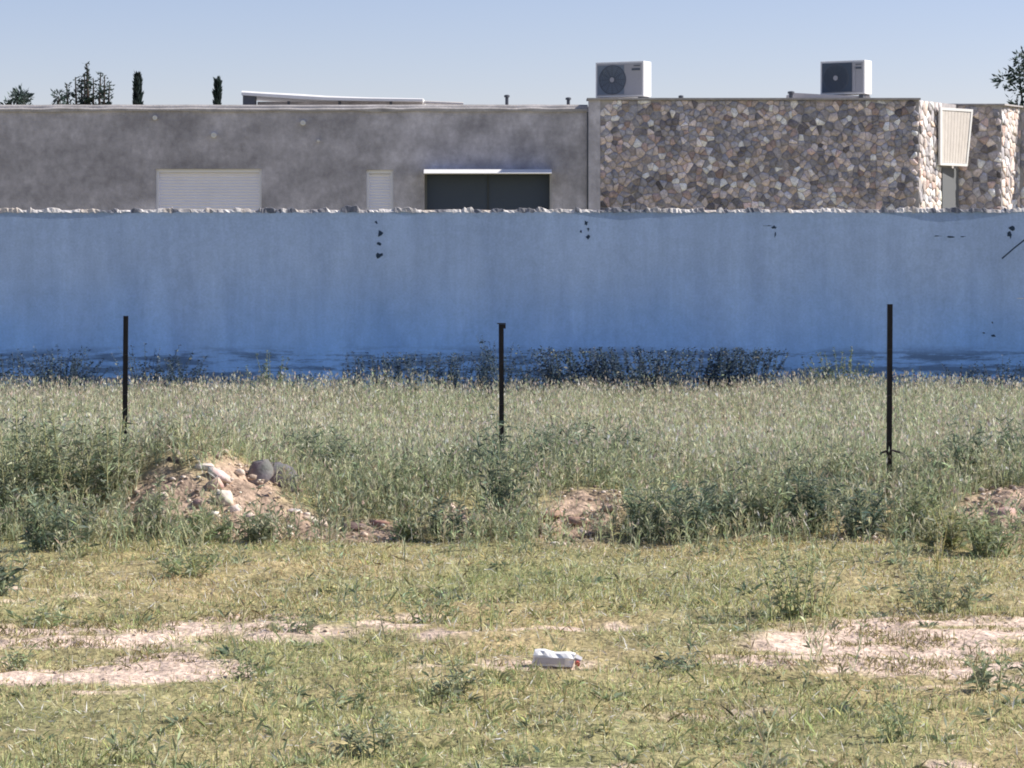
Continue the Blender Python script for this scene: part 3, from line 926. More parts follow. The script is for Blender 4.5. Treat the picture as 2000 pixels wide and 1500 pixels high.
# ------------------------------------------------------------ weeds (individual plants)
GREENS = {
    'grey': (.25, .29, .19), 'dark': (.11, .155, .12), 'blue': (.17, .22, .16), 'olive': (.30, .31, .16), 'shade': (.050, .085, .135), 'mid': (.25, .30, .17), 'twig': (.10, .085, .065),  # 'shade' is foliage with the fence's shadow put into its colour
}


def weed(px, py, hpx, wpx, kind, label, Yd=None, name='weed', n=None, leaf=(.05, .012), cat='weed', flat=False, dens=1.0, group='leafy weeds on the rough ground', up=.7):
    global rng
    Yd = Yd or yground(py)
    x = xat(px, Yd); z0 = gz1(x, Yd); s = Yd / F
    H = hpx * s; Rr = wpx / 2 * s
    rng = np.random.default_rng(int(px * 7 + py * 13) % 99991)
    t = empty(name, (x, Yd, z0 - .01)); tag(t, label, cat, group)
    ns = n or max(6, int(22 * dens * (Rr / .25) ** 1.0))
    K = 6
    Bx = rng.normal(0, .28, ns) * Rr; By = rng.normal(0, .3, ns) * Rr * .8
    if flat: Bx = rng.uniform(-.95, .95, ns) * Rr; By = rng.normal(0, .12, ns)
    az = np.arctan2(By, Bx) + rng.normal(0, .7, ns)
    out = (1 - up) * 1.0
    hs = H * (rng.uniform(.9, 1.02, ns) if flat else rng.uniform(.5, 1.05, ns) * np.clip(1.12 - .45 * (np.hypot(Bx, By) / max(Rr, .01)), .45, 1.1))
    reach = Rr * rng.uniform(.1, .9, ns) * (0.25 if flat else .85)
    pts = []
    for k in range(K):
        f = k / (K - 1)
        pts.append(np.stack([Bx + np.cos(az) * reach * f ** 1.3, By + np.sin(az) * reach * f ** 1.3 * .8, hs * f ** .9], 1))
    pts = np.stack(pts, 1)      # ns,K,3
    # stems as thin triangular tubes
    r0 = .003 + .002 * min(H / .4, 1.5)
    SV = []; ST = []
    for k in range(K):
        rad = r0 * (1 - .75 * k / (K - 1))
        for j in range(3):
            a = 2.094 * j
            SV.append(pts[:, k] + np.array([math.cos(a) * rad, math.sin(a) * rad, 0]))
    SV = np.stack(SV, 1)        # ns, K*3, 3
    base = (np.arange(ns) * K * 3)[:, None]
    for k in range(K - 1):
        for j in range(3):
            a, b = k * 3 + j, k * 3 + (j + 1) % 3
            ST.append(base + np.array([[a, b, b + 3]])); ST.append(base + np.array([[a, b + 3, a + 3]]))
    c = np.array(GREENS[kind])
    np_mesh('stem', SV.reshape(-1, 3), np.concatenate(ST), jcol(c * np.array([1.25, 1.1, .9]), ns * K * 3, .1), M['stem'], t)
    # leaves along the stems
    lps = int(16 * dens) + int(H / .04)
    f = rng.random((ns, lps)) ** .8
    idx = np.minimum((f * (K - 1)).astype(int), K - 2); fr = f * (K - 1) - idx
    ar = np.arange(ns)[:, None]
    P = pts[ar, idx] * (1 - fr[..., None]) + pts[ar, idx + 1] * fr[..., None]
    P = P.reshape(-1, 3); m_ = len(P)
    a = rng.random(m_) * 6.283; e = rng.uniform(-.1, 1.0, m_) * up * 1.6
    D = np.stack([np.cos(a), np.sin(a), e], 1)
    Ll = leaf[0] * rng.uniform(.5, 1.5, m_) * (1.15 - .6 * f.ravel())
    Cc = jcol(c, m_, .32)
    lt = rng.random(m_) < (.03 if kind == 'shade' else .24); Cc[lt] = jcol(np.array([.40, .43, .29]), lt.sum(), .2)
    V_, T_, C_ = leaves(P, D, Ll, Ll * (leaf[1] / leaf[0]) * rng.uniform(.7, 1.4, m_), Cc, .2)
    np_mesh('leaves', V_, T_, C_, M['leaf'], t)
    return t


W = weed
# against the sheet; most have its shade painted into their blue-dark leaf colour
YW = 26.45
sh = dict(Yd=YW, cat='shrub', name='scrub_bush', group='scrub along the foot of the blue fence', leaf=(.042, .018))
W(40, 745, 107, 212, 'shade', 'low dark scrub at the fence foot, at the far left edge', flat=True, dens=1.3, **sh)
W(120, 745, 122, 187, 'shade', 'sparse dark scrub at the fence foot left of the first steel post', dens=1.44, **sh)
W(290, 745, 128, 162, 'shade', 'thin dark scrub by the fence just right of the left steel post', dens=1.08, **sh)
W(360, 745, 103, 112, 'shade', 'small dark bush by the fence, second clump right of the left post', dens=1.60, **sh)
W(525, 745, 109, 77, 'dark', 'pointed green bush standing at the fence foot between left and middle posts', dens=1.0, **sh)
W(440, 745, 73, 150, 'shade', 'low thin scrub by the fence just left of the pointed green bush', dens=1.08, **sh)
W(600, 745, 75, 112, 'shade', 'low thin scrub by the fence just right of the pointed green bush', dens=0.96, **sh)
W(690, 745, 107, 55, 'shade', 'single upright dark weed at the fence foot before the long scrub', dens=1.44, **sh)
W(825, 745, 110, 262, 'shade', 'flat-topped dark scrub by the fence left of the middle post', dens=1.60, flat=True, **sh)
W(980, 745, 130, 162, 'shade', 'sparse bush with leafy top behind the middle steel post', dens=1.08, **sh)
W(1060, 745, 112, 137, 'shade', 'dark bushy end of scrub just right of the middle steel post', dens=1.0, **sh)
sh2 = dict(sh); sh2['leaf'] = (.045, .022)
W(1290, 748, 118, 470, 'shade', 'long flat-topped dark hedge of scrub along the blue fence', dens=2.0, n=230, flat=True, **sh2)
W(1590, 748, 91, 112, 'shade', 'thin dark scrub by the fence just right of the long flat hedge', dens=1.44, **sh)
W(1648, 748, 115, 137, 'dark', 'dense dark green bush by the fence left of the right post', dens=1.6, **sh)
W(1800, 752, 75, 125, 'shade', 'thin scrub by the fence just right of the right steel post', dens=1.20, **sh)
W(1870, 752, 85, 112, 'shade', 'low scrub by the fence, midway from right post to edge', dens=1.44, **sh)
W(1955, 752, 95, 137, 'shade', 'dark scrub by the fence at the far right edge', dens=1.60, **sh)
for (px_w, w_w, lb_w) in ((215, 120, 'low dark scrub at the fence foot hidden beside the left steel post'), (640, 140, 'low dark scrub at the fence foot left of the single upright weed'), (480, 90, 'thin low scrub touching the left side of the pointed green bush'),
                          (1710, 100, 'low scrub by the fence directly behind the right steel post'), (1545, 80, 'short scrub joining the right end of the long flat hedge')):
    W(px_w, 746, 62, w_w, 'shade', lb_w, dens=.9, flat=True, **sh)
W(600, 775, 50, 75, 'dark', 'dark clump standing out in pale meadow below the fence, left of centre', Yd=24.5, leaf=(.05, .02))
# on and behind the bank
b = dict(leaf=(.075, .011), up=.95, dens=1.35)
for args in (
    (30, 1085, 200, 200, 'grey', 'tall grey-green weed cluster at the left edge of bank', 15.0),
    (130, 1060, 190, 190, 'grey', 'wide grey-green weed clump left of the rubble mound', 15.1),
    (215, 1040, 150, 130, 'grey', 'grey-green weed clump leaning on the left side of rubble mound', 15.2),
    (95, 1120, 110, 190, 'blue', 'dark blue-green weeds at the foot of left bank', 14.1),
    (60, 960, 120, 180, 'blue', 'dark weeds behind the left edge cluster', 16.8),
    (165, 945, 90, 110, 'grey', 'weed clump just left of the left steel post foot', 17.2),
    (10, 1190, 90, 90, 'blue', 'weed at the left edge beside the bare soil strip', 12.3),
    (560, 950, 80, 120, 'blue', 'bluish weed clump behind the rubble mound', 17.0),
    (640, 950, 110, 150, 'blue', 'dark blue-green clump rising right of the rubble mound', 16.8),
    (700, 930, 80, 110, 'grey', 'grey weed clump right of the blue-green clump', 17.2),
    (740, 985, 60, 120, 'mid', 'low green clump above the dark soil hollow', 15.8),
    (810, 990, 70, 90, 'mid', 'green clump between dark hollow and pale lump', 15.6),
    (900, 960, 75, 110, 'grey', 'dry grey clump above the pale lump of rubble', 16.3),
    (985, 1060, 190, 120, 'blue', 'tall upright dark weed below the middle post', 14.9),
    (960, 1000, 120, 100, 'dark', 'dark leafy stems just left of the middle post foot', 15.9),
    (1080, 970, 110, 150, 'blue', 'dark clump right of the middle post foot', 16.4),
    (1180, 950, 120, 170, 'blue', 'large blue-green clump behind the red soil face', 16.8),
    (1250, 930, 90, 110, 'grey', 'grey weed clump right of the large blue-green one', 17.4),
    (870, 1065, 70, 80, 'dark', 'dark weed at the foot of the pale rubble lump', 14.6),
    (800, 1060, 60, 60, 'mid', 'small green tuft right of the dark hollow', 14.6),
    (1250, 1068, 100, 110, 'blue', 'blue-green weed right of the red soil face', 14.7),
    (1330, 1065, 110, 190, 'dark', 'broad dark spreading weed at the bank foot right of centre', 14.6),
    (1420, 1060, 100, 110, 'blue', 'leafy weed between the two broad dark ones', 14.8),
    (1500, 1065, 120, 110, 'grey', 'grey-green upright weed at bank foot, right half', 14.8),
    (1580, 1060, 130, 130, 'dark', 'dark upright weed with pale stalks on the right bank', 14.9),
    (1680, 1062, 105, 140, 'dark', 'dark mounded weed below the right steel post', 14.7),
    (1620, 980, 80, 200, 'grey', 'greyish weeds along the bank top left of right post', 16.0),
    (1790, 1050, 90, 120, 'mid', 'green weed clump right below the right steel post', 14.8),
    (1880, 1000, 120, 110, 'blue', 'dark clump left of the pinkish soil face', 15.9),
    (1890, 930, 80, 110, 'dark', 'dark leafy bush standing above the right bank', 17.2),
    (1985, 955, 110, 90, 'blue', 'blue-green bush at the right edge of bank top', 16.9),
    (1940, 1090, 90, 130, 'mid', 'green weeds before the pinkish soil at right', 14.0),
    (1850, 1080, 70, 110, 'olive', 'olive tuft at the bank foot near the right edge', 14.2),
    (400, 1050, 60, 110, 'mid', 'green tuft at the foot of the rubble mound', 14.5),
    (300, 1050, 110, 80, 'grey', 'tall tuft in front of the mound by left post', 14.7),
    (500, 1055, 60, 90, 'grey', 'tuft growing at the lower right of the mound', 14.5),
    (350, 930, 40, 90, 'olive', 'small olive tuft on the crest of the mound', 15.9),
):
    px, py, hp, wp, kd, lb, Yd = args; hp *= 1.18
    W(px, py, hp, wp, kd, lb, Yd=Yd, **b)
# foreground plants
f_ = dict(leaf=(.045, .009), up=.8)
for (px, py, hp, wp, kd, lb, dn) in (
    (365, 1125, 60, 150, 'mid', 'low spreading green weed below the rubble mound', .9),
    (1565, 1205, 150, 170, 'mid', 'bushy weed at the left end of right soil patch', 1.0),
    (1835, 1185, 100, 170, 'grey', 'grey-green bushy weed above the right soil patch', 1.0),
    (95, 1215, 50, 200, 'mid', 'low weeds along the left soil strip', .7),
    (580, 1232, 55, 90, 'grey', 'small weed at the right end of left soil strip', .8),
    (500, 1320, 55, 100, 'mid', 'weed tuft between left soil patch and carton', .8),
    (840, 1215, 75, 130, 'mid', 'weed with dark base left of the tall stalks', .8),
    (870, 1355, 75, 130, 'grey', 'sprawling grey-green weed left below the carton', .9),
    (745, 1475, 90, 150, 'grey', 'large sprawling weed at the bottom left of centre', .9),
    (690, 1380, 50, 110, 'mid', 'small weed above the bottom sprawling one', .7),
    (1330, 1310, 35, 90, 'dark', 'tiny dark green weed right of the carton', .7),
    (1770, 1450, 80, 150, 'mid', 'weed tuft at lower right below the soil patch', .7),
    (1935, 1360, 80, 140, 'grey', 'weed at the right edge of the right soil patch', .9),
    (25, 1310, 50, 90, 'mid', 'weed at the left edge beside the lower soil patch', .8),
    (1210, 1195, 50, 80, 'olive', 'thin olive tuft in the middle of dry turf', .4),
    (640, 1160, 70, 80, 'olive', 'thin olive tuft below the dark soil hollow', .35),
    (250, 1460, 50, 120, 'mid', 'small tuft at bottom left', .5),
    (1180, 1440, 40, 100, 'olive', 'small olive tuft at bottom centre', .4),
    (1480, 1440, 40, 110, 'mid', 'small green tuft at bottom right of centre', .4),
    (1010, 1490, 50, 110, 'mid', 'green tuft at the very bottom centre', .4),
):
    W(px, py, hp * 1.1, wp * 1.15, kd, lb, dens=dn * 1.15, **f_)
# tall bare stalks, each plant alone
W(955, 1238, 110, 46, 'mid', 'upright pair of tall green stalks above the carton', n=6, leaf=(.035, .008), name='tall_stalk', dens=.3, up=.95)
W(893, 1318, 78, 30, 'twig', 'dark dry stalk left of the carton', n=1, leaf=(.02, .005), name='dry_stalk', dens=.1, up=.9)
W(1830, 1130, 100, 60, 'olive', 'thin tall stalks beyond the grey bushy weed', n=6, leaf=(.03, .007), name='tall_stalk', dens=.3, up=.95)
W(125, 900, 90, 24, 'twig', 'single dark stalk rising from the meadow left of left post', Yd=17.5, n=1, leaf=(.03, .008), name='dry_stalk', dens=.25, up=.95)
W(425, 860, 60, 20, 'twig', 'single dark stalk in meadow behind the rubble mound', Yd=19.5, n=1, leaf=(.03, .008), name='dry_stalk', dens=.25, up=.95)


# ------------------------------------------------------------ rocks and rubble on the bank
RK = (.46, .38, .33)
def rock(px, py, wpx, hpx, label, Yd=15.0, c=RK, name='rock', rot=0.0):
    x, s = xat(px, Yd), Yd / F
    z = zat(py, Yd)
    v = I2v * (1 + rng.uniform(-.2, .2, (len(I2v), 1)))
    v = np.sign(v) * np.abs(v) ** .8
    for _k in range(9):                      # broken faces
        d_ = rng.normal(size=3); d_ /= np.linalg.norm(d_); c_ = rng.uniform(.5, .8)
        q_ = v @ d_; o_ = np.clip(q_ - c_, 0, None); v = v - o_[:, None] * d_
    v = v * np.array([wpx * s / 2, wpx * s / 2 * .8, hpx * s / 2]) * 1.15
    ca, sa = math.cos(rot), math.sin(rot)
    vx = v[:, 0] * ca - v[:, 2] * sa; vz = v[:, 0] * sa + v[:, 2] * ca
    V = np.stack([vx, v[:, 1], vz], 1)
    g0 = gz1(x, Yd)
    z = min(z, g0 + hpx * s * .42)          # half sunk in the bank
    o = np_mesh(name, V, I2f, jcol(c, len(V), .08), M['rock'])
    o.location = (x, Yd, z)
    tag(o, label, 'rock', 'rocks and clods on the soil bank')
    return o


rng = np.random.default_rng(5)
def bank_Y(px, py):
    """nearest distance at which the bank surface shows on photo row py"""
    for Yq in np.arange(14.3, 17.2, .02):
        if gz1(xat(px, Yq), Yq) >= zat(py, Yq): return float(Yq)
    return 15.4


for (px, py, w_, h_, lb, c, ro) in (
    (534, 940, 92, 80, 'largest dark violet-grey boulder beside the brown slope of mound', (.15, .14, .155), .3),
    (500, 936, 40, 60, 'slim grey rock leaning on the dark violet boulder', (.22, .2, .2), -.5),
    (312, 975, 30, 26, 'round pale rock on the left shoulder of mound', (.6, .5, .42), .2),
    (345, 897, 34, 14, 'dark flat rock on the very crest of mound', (.12, .1, .09), -.2),
    (402, 910, 32, 14, 'pale flat rock at the crest of mound', (.6, .55, .48), -.1),
    (428, 928, 40, 16, 'long pale slab along the crest of the brown slope', (.62, .54, .47), -.6),
    (414, 947, 28, 22, 'pinkish rock just under the crest of mound', (.5, .38, .32), .4),
    (440, 975, 26, 36, 'upright pale rock in the middle of mound face', (.66, .55, .47), .1),
    (455, 995, 26, 18, 'pale rock below the upright one on mound face', (.62, .52, .45), .5),
    (415, 1005, 22, 18, 'whitish stone at the left foot of mound face', (.66, .6, .54), 0),
    (386, 985, 24, 20, 'brown stone left of the upright pale rock', (.36, .27, .22), .2),
    (488, 1008, 30, 14, 'flat pale stone on the lower brown slope', (.6, .5, .42), -.4),
    (535, 1015, 30, 14, 'tilted pale stone near the slope foot', (.6, .5, .42), -.6),
    (575, 1000, 34, 14, 'long whitish stone at the right tail of mound', (.68, .6, .52), -.2),
    (605, 1013, 30, 18, 'pale stone at the end of the mound tail', (.64, .55, .46), -.4),
    (626, 1025, 28, 16, 'pale rounded stone closest to the dark hollow', (.6, .5, .4), .1),
    (280, 1010, 26, 20, 'brown stone on the left foot of mound', (.38, .3, .25), .1),
    (300, 1045, 24, 18, 'dark clod at the foot of mound below left post', (.12, .09, .08), .1),
    (690, 1028, 60, 20, 'long dark clod in the soil hollow', (.16, .12, .11), .1),
    (745, 1022, 44, 18, 'reddish clod at the right of the soil hollow', (.33, .22, .17), -.1),
    (720, 1045, 60, 14, 'flat reddish clod at the front of soil hollow', (.34, .23, .18), 0),
    (876, 992, 24, 18, 'bright pale stone on the lump left of middle post', (.72, .6, .52), .2),
    (858, 1010, 34, 30, 'dusty clod under the bright pale stone', (.34, .27, .22), .2),
    (905, 1020, 30, 34, 'brown upright clod right of the bright pale stone', (.3, .23, .19), -.2),
    (885, 1055, 24, 16, 'grey stone at the foot of the lump', (.35, .33, .33), 0),
    (1080, 1000, 70, 16, 'long reddish slab in the upper red soil face', (.40, .26, .20), .05),
    (1070, 1035, 60, 22, 'dark reddish clod in middle of red soil face', (.2, .14, .12), 0),
    (1130, 1018, 50, 18, 'reddish clod right in the red soil face', (.38, .25, .19), -.1),
    (1150, 1045, 44, 20, 'violet-brown clod low in the red soil face', (.22, .16, .15), .1),
    (1085, 1062, 22, 12, 'small white stone at the foot of red soil face', (.72, .66, .58), 0),
    (1195, 990, 40, 18, 'pinkish clod at upper right of red soil face', (.45, .31, .25), 0),
    (1960, 1000, 60, 30, 'pinkish rock in the soil face at right', (.48, .34, .29), .1),
    (1935, 1015, 34, 24, 'brown clod left in the right soil face', (.26, .18, .15), 0),
    (1990, 1020, 34, 22, 'pinkish stone at the right edge soil face', (.5, .37, .32), .2),
    (1595, 982, 14, 10, 'tiny white stone among weeds left of right post', (.7, .62, .55), 0),
):
    if px < 640: w_, h_ = w_ * 1.3, h_ * 1.35
    rock(px, py + 2, w_, h_, lb, bank_Y(px, py) - .02, c, rot=ro)

# rubble crumbs over the raw earth: nobody could count them
rng = np.random.default_rng(9)
n = 4200
x = rng.uniform(-3.9, 3.9, n); y = rng.uniform(14.2, 16.2, n)
kp = soilbank(x, y) > rng.uniform(.25, 1.1, n); x, y = x[kp], y[kp]
n2 = 5000
x2 = rng.uniform(-4.6, 4.6, n2); y2 = rng.uniform(7.6, 14.2, n2); kp = bare(x2, y2) > rng.uniform(.3, 1.6, n2); x = np.concatenate([x, x2[kp]]); y = np.concatenate([y, y2[kp]])
n = len(x); sz = np.exp(rng.normal(math.log(.009), .5, n)); sz[y < 14.2] *= .55
V = I1v[None] * (1 + rng.uniform(-.25, .25, (n, 12, 1))) * sz[:, None, None] * np.array([1.2, 1.1, .75])
V += np.stack([x, y, gz(x, y) + sz * .3 + .012 * (y > 14.2)], 1)[:, None]
cc = np.where((rng.random(n) < .35)[:, None], np.array([[.62, .53, .45]]), np.array([[.38, .30, .24]])) * np.exp(rng.normal(0, .25, (n, 1)))
T = (I1f[None] + (np.arange(n) * 12)[:, None, None]).reshape(-1, 3)
tag(np_mesh('rubble', V.reshape(-1, 3), T, np.clip(np.repeat(cc[:, None], 12, 1).reshape(-1, 3), 0, .8), M['rock']), 'crumbled stones and earth clods scattered over the bare soil', 'rubble', kind='stuff')

# ------------------------------------------------------------ grass and meadow
def bladecloud(n, x0, x1, y0, y1, keepf, L, W_, colf, lean, name, label, cat, seed, droop=.25, fan=1):
    global rng
    rng = np.random.default_rng(seed)
    x = rng.uniform(x0, x1, n); y = rng.uniform(y0, y1, n)
    kp = rng.random(n) < keepf(x, y)
    x, y = x[kp], y[kp]
    x = np.repeat(x, fan) + rng.normal(0, .012, len(x) * fan); y = np.repeat(y, fan) + rng.normal(0, .012, len(y) * fan)
    m_ = len(x)
    P = np.stack([x, y, gz(x, y) - .003], 1)
    a = rng.random(m_) * 6.283; l = np.abs(rng.normal(0, lean, m_))
    D = np.stack([np.cos(a) * l, np.sin(a) * l, np.ones(m_)], 1)
    Ll = L(x, y, m_)
    return leaves(P, D, Ll, W_(m_), colf(x, y, m_), droop)


def cmix(opts, w_, n, dv=.25):
    o = np.array(opts, float); return jcol(o[rng.choice(len(o), n, p=w_)], n, dv * 1.45)


# short dry turf in front of the bank
def kf(x, y):
    cl = fbm(x, y, 3.0, 50, 3)
    k_ = np.clip(1.0 - bare(x, y) * 1.7, 0.02, 1)
    return k_ * np.clip(.35 + (cl - .35) * 2.2, .12, 1) * np.clip((15.3 - y) / .6, .3, 1)


def tint(x, y):
    """greener towards the camera and by the bank, straw between"""
    return np.clip((fbm(x, y, 1.2, 52, 3) - .36) * 2.6 + np.clip((9.9 - y) * .25, 0, .35), 0, 1)


def cf(x, y, n):
    g_ = rng.random(n) < .70 + .28 * tint(x, y) - .38 * np.clip((y - 11.4) / .8, 0, 1) * np.clip((fbm(x, y, .8, 57, 3) - .3) * 4, 0, 1)
    a_ = cmix([(.45, .47, .23), (.29, .34, .17), (.53, .55, .28)], [.4, .25, .35], n)
    b_ = cmix([(.68, .57, .32), (.53, .43, .22), (.88, .82, .62), (.22, .17, .09)], [.42, .28, .14, .16], n)
    return np.where(g_[:, None], a_, b_)


parts = [
    bladecloud(350000, -5.6, 5.6, 7.4, 15.2, kf, lambda x, y, n: rng.gamma(3, .0075, n) + .005, lambda n: rng.uniform(.0025, .0055, n), cf, .9, '', '', '', 1, .3),
    bladecloud(40000, -5.6, 5.6, 7.4, 15.2, lambda x, y: kf(x, y) * tint(x, y) ** 1.5, lambda x, y, n: rng.gamma(4, .011, n), lambda n: rng.uniform(.0025, .005, n), cf, .5, '', '', '', 2, .3, fan=4),
    # thin rows of tufts breaking up the bare soil
    bladecloud(130000, -4.8, 4.8, 7.6, 14.4, lambda x, y: np.clip(bare(x, y) * 1.2, 0, 1) * np.clip((fbm(x * .28, y, 7.5, 95, 3) - .49) * 9, 0, 1), lambda x, y, n: rng.gamma(3, .008, n) + .006, lambda n: rng.uniform(.003, .006, n), lambda x, y, n: cmix([(.30, .28, .13), (.20, .18, .09), (.42, .37, .2)], [.4, .35, .25], n), .8, '', '', '', 6, .3, fan=3),
    # straw lying flat
    bladecloud(56000, -5.6, 5.6, 7.4, 15.0, lambda x, y: np.clip(.8 - bare(x, y) * .7, .1, 1), lambda x, y, n: rng.uniform(.02, .07, n), lambda n: rng.uniform(.0025, .005, n), lambda x, y, n: cmix([(.92, .86, .68), (.66, .56, .37)], [.6, .4], n), 5.0, '', '', '', 3, .05),
]
tag(np_mesh('grass', *merge(parts), M['grass']), 'short dry olive and straw-coloured turf in the foreground', 'grass', kind='stuff')

# low broadleaf ground cover dotted in the turf
rng = np.random.default_rng(21)
n = 1500
x = rng.uniform(-4.8, 4.8, n); y = rng.uniform(7.5, 14.4, n); kp = rng.random(n) < np.clip(.15 + tint(x, y) * .9 - bare(x, y), 0.02, 1) * np.clip(1.15 - (y - 9) * .12, .25, 1); x, y = x[kp], y[kp]
fan = 22; xx = np.repeat(x, fan); yy = np.repeat(y, fan); m_ = len(xx); a = rng.random(m_) * 6.283
rr_ = np.repeat(rng.uniform(.02, .07, len(x)), fan)
P = np.stack([xx + np.cos(a) * rr_ * rng.random(m_) * .6, yy + np.sin(a) * rr_ * rng.random(m_) * .6, gz(xx, yy)], 1)
D = np.stack([np.cos(a), np.sin(a), rng.uniform(.1, 1.3, m_)], 1)
L_ = rr_ * rng.uniform(.5, 1.3, m_)
gc = np.repeat(np.array([(.28, .32, .19), (.22, .27, .18), (.34, .35, .18)])[rng.choice(3, len(x))], fan, 0)
tag(np_mesh('ground_cover', *leaves(P, D, L_, L_ * .17, jcol(gc, m_, .35), .3), M['leaf']), 'low leafy ground cover dotted through the dry turf', 'ground cover', kind='stuff')


def postclear(x, y):
    k = np.ones_like(x)
    for p in (243, 980, 1737):
        xp = xat(p, 17.0)
        k = np.where((np.abs(x - xp * y / 17.0) < .08) & (y < 17.1) & (y > 15.9), .06, k)
    return k


# tall pale meadow between the bank and the blue fence
def meadow(n, y0, y1, xw, hmean, seed, keep=None):
    global rng
    rng = np.random.default_rng(seed)
    y = y0 + (y1 - y0) * rng.random(n); x = rng.uniform(-1, 1, n) * (xw * (y / y1))
    kp = rng.random(n) < np.clip(.30 + 1.3 * (fbm(x, y, 1.6, 60, 3) - .3), .1, 1)
    kp &= rng.random(n) < postclear(x, y)
    if keep is not None: kp &= rng.random(n) < keep(x, y)
    x, y = x[kp], y[kp]; n = len(x)
    z = gz(x, y)
    hh = hmean * (0.62 + .75 * fbm(x, y, .9, 61, 3)) * rng.uniform(.55, 1.15, n)
    a = rng.random(n) * 6.283; l = np.abs(rng.normal(0, .22, n))
    D = np.stack([np.cos(a) * l, np.sin(a) * l, np.ones(n)], 1); D /= np.linalg.norm(D, axis=1, keepdims=True)
    P = np.stack([x, y, z - .01], 1)
    gr = fbm(x, y, .7, 62, 3) + np.clip((y - 19) * -.03, -.1, .06)
    green = rng.random(n) < np.clip((gr - .10) * 2.4 + np.clip(x, -4, 4) * .03, .25, .93)
    gcol = cmix([(.43, .48, .30), (.34, .39, .24), (.52, .57, .38)], [.4, .25, .35], n)
    tcol = cmix([(.57, .53, .40), (.62, .56, .44), (.46, .43, .31)], [.45, .3, .25], n)
    C_ = np.where(green[:, None], gcol, tcol)
    out = [leaves(P, D, hh, rng.uniform(.0035, .0065, n), C_, .12)]
    # side blades
    f = rng.uniform(.15, .75, n)[:, None]; a = rng.random(n) * 6.283
    P2 = P + D * hh[:, None] * f; D2 = np.stack([np.cos(a), np.sin(a), rng.uniform(.5, 2.2, n)], 1)
    out.append(leaves(P2, D2, rng.uniform(.04, .11, n), rng.uniform(.0045, .009, n), C_ * rng.uniform(.8, 1.15, (n, 1)), .3))
    # seed heads
    sel = rng.random(n) < .6
    P3 = (P + D * hh[:, None] * .9)[sel]; m_ = len(P3)
    hc = cmix([(.52, .47, .38), (.46, .44, .32), (.42, .46, .33), (.60, .55, .46)], [.35, .25, .2, .2], m_)
    for _ in range(2):
        out.append(leaves(P3 + rng.normal(0, .004, (m_, 3)), D[sel] + rng.normal(0, .25, (m_, 3)), rng.uniform(.02, .05, m_), rng.uniform(.006, .011, m_), hc, .1))
    return merge(out)


parts = [meadow(150000, 17.0, 26.6, 9.8, .36, 31), meadow(10500, 26.0, 26.95, 9.5, .34, 35), meadow(19000, 15.6, 17.4, 7.0, .26, 32),
         meadow(25000, 14.5, 15.9, 6.5, .15, 33, keep=lambda x, y: np.clip(1.0 - soilbank(x, y) * 1.15, 0.02, 1))]
tag(np_mesh('meadow_grass', *merge(parts), M['grass']), 'tall pale green and pinkish seeding grass between soil bank and blue fence', 'grass', kind='stuff')

# continuous leafy undergrowth over the bank and behind it
def undergrowth(n, y0, y1, xw, seed, dens):
    global rng
    rng = np.random.default_rng(seed)
    y = rng.uniform(y0, y1, n); x = rng.uniform(-1, 1, n) * xw
    kp = rng.random(n) < dens(x, y) * postclear(x, y); x, y = x[kp], y[kp]; n = len(x)
    K = 15
    h = rng.uniform(.09, .30, n) * (.5 + 1.0 * fbm(x, y, 1.3, 80, 3))
    ln = rng.normal(0, .22, (n, 2))
    base = np.array([(.33, .37, .22), (.20, .24, .16), (.46, .47, .29), (.40, .36, .24)])[rng.choice(4, n, p=[.35, .25, .25, .15])]
    f = rng.random((n, K)); P = np.stack([(x[:, None] + ln[:, :1] * h[:, None] * f), (y[:, None] + ln[:, 1:] * h[:, None] * f), gz(x, y)[:, None] + h[:, None] * f], 2).reshape(-1, 3)
    m_ = len(P); a = rng.random(m_) * 6.283
    D = np.stack([np.cos(a), np.sin(a), rng.uniform(.3, 2.6, m_)], 1)
    L_ = rng.uniform(.025, .07, m_)
    C_ = jcol(np.repeat(base, K, 0), m_, .28); lt = rng.random(m_) < .2; C_[lt] = jcol(np.array([.46, .48, .33]), lt.sum(), .2)
    out = [leaves(P, D, L_, rng.uniform(.006, .011, m_), C_, .2)]
    D2 = np.stack([ln[:, 0], ln[:, 1], np.ones(n)], 1)
    out.append(leaves(np.stack([x, y, gz(x, y) - .01], 1), D2, h * 1.05, np.full(n, .006), jcol(base * 1.3, n, .2), .02))
    return merge(out)


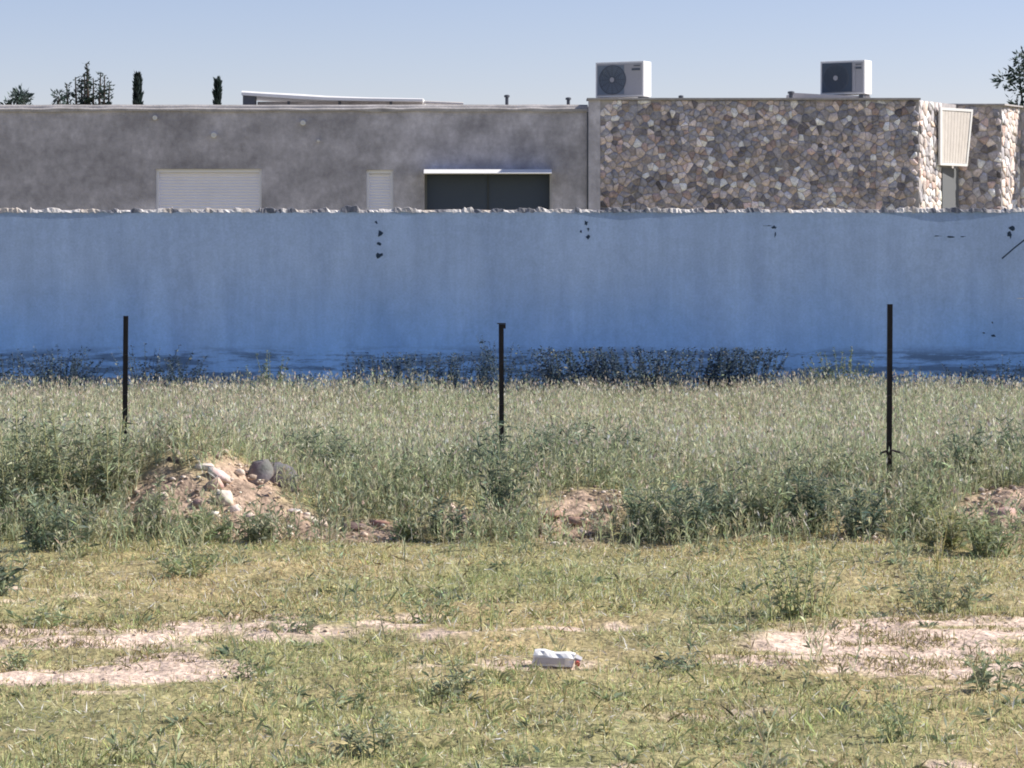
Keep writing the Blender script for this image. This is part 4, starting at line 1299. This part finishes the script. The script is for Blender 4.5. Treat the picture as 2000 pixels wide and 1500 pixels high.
ug = merge([undergrowth(11500, 14.55, 16.3, 6.4, 41, lambda x, y: np.clip(1.1 - soilbank(x, y) * 1.25, 0, 1) * np.clip(.15 + 2.6 * (fbm(x, y, 1.7, 81, 3) - .36), .05, 1)),
            undergrowth(6800, 16.2, 19.0, 6.5, 42, lambda x, y: np.clip((fbm(x, y, .8, 82, 3) - .42) * 3.2, 0, 1) * np.where((x > .9) & (x < 2.5), .25, 1) * np.where((x > -1.75) & (x < -1.1) & (y < 17), .1, 1) * np.clip((19.2 - y) / 2.2, 0, 1)),
            undergrowth(2200, 13.3, 14.9, 5.0, 44, lambda x, y: np.clip((fbm(x, y, 1.6, 84, 3) - .44) * 4, 0, .8) * np.clip((y - 13.2) / 1.2, .1, 1)),
            undergrowth(1500, 7.6, 14.2, 4.6, 43, lambda x, y: np.clip((fbm(x, y, 1.1, 83, 3) - .5) * 3, 0, .5) * np.clip(1 - bare(x, y) * 1.5, 0, 1))])
tag(np_mesh('undergrowth', *ug, M['leaf']), 'grey-green leafy weeds growing together over the low soil bank', 'undergrowth', kind='stuff')

# ------------------------------------------------------------ discarded carton
Yk = yground(1300); xk = xat(1082, Yk); zk = gz1(xk, Yk)
ct = empty('carton', (xk, Yk, zk)); tag(ct, 'small crushed white carton with a red cap lying on the turf', 'carton')
ct.rotation_euler = (0, R(1.5), R(-6))
mb = MB(); hw = .083; secs = []
for i, x_ in enumerate(np.linspace(-hw, hw, 9)):
    t_ = i / 8; dz = .004 * math.sin(t_ * 9) ; top = .060 - .010 * t_ * t_ + dz; ins = .004 * math.sin(i * 2.1)
    secs.append([(x_ - .006, -.034 + ins, .004), (x_ - .006, .034, .004), (x_ + .0, .034 - ins, top), (x_ + .004, -.018 + ins, top + .001), (x_, -.034 - ins, top - .016), (x_, -.029 - ins, .03)])
mb.loft(secs); bo = mb.build('body', M['carton'] if 'carton' in M else M['white'], ct, bevel=.0015)
mb = MB(); mb.loft([[(hw + .004, -.03, .01), (hw + .004, .03, .01), (hw + .004, .03, .047), (hw + .004, -.03, .042)], [(hw + .028, -.03, .030), (hw + .028, .03, .030), (hw + .028, .03, .036), (hw + .028, -.03, .034)]])
mb.build('gable_end', M['acgrey'], ct)
mb = MB(); mb.tube([(hw + .012, -.030, .022), (hw + .016, -.050, .020)], .010, 12); mb.build('cap', M['red'], ct)
mb = MB(); mb.box(-hw * .9, hw * .55, -.0415, -.0385, .014, .040); mb.build('printed_band', M['acgrey'], ct)
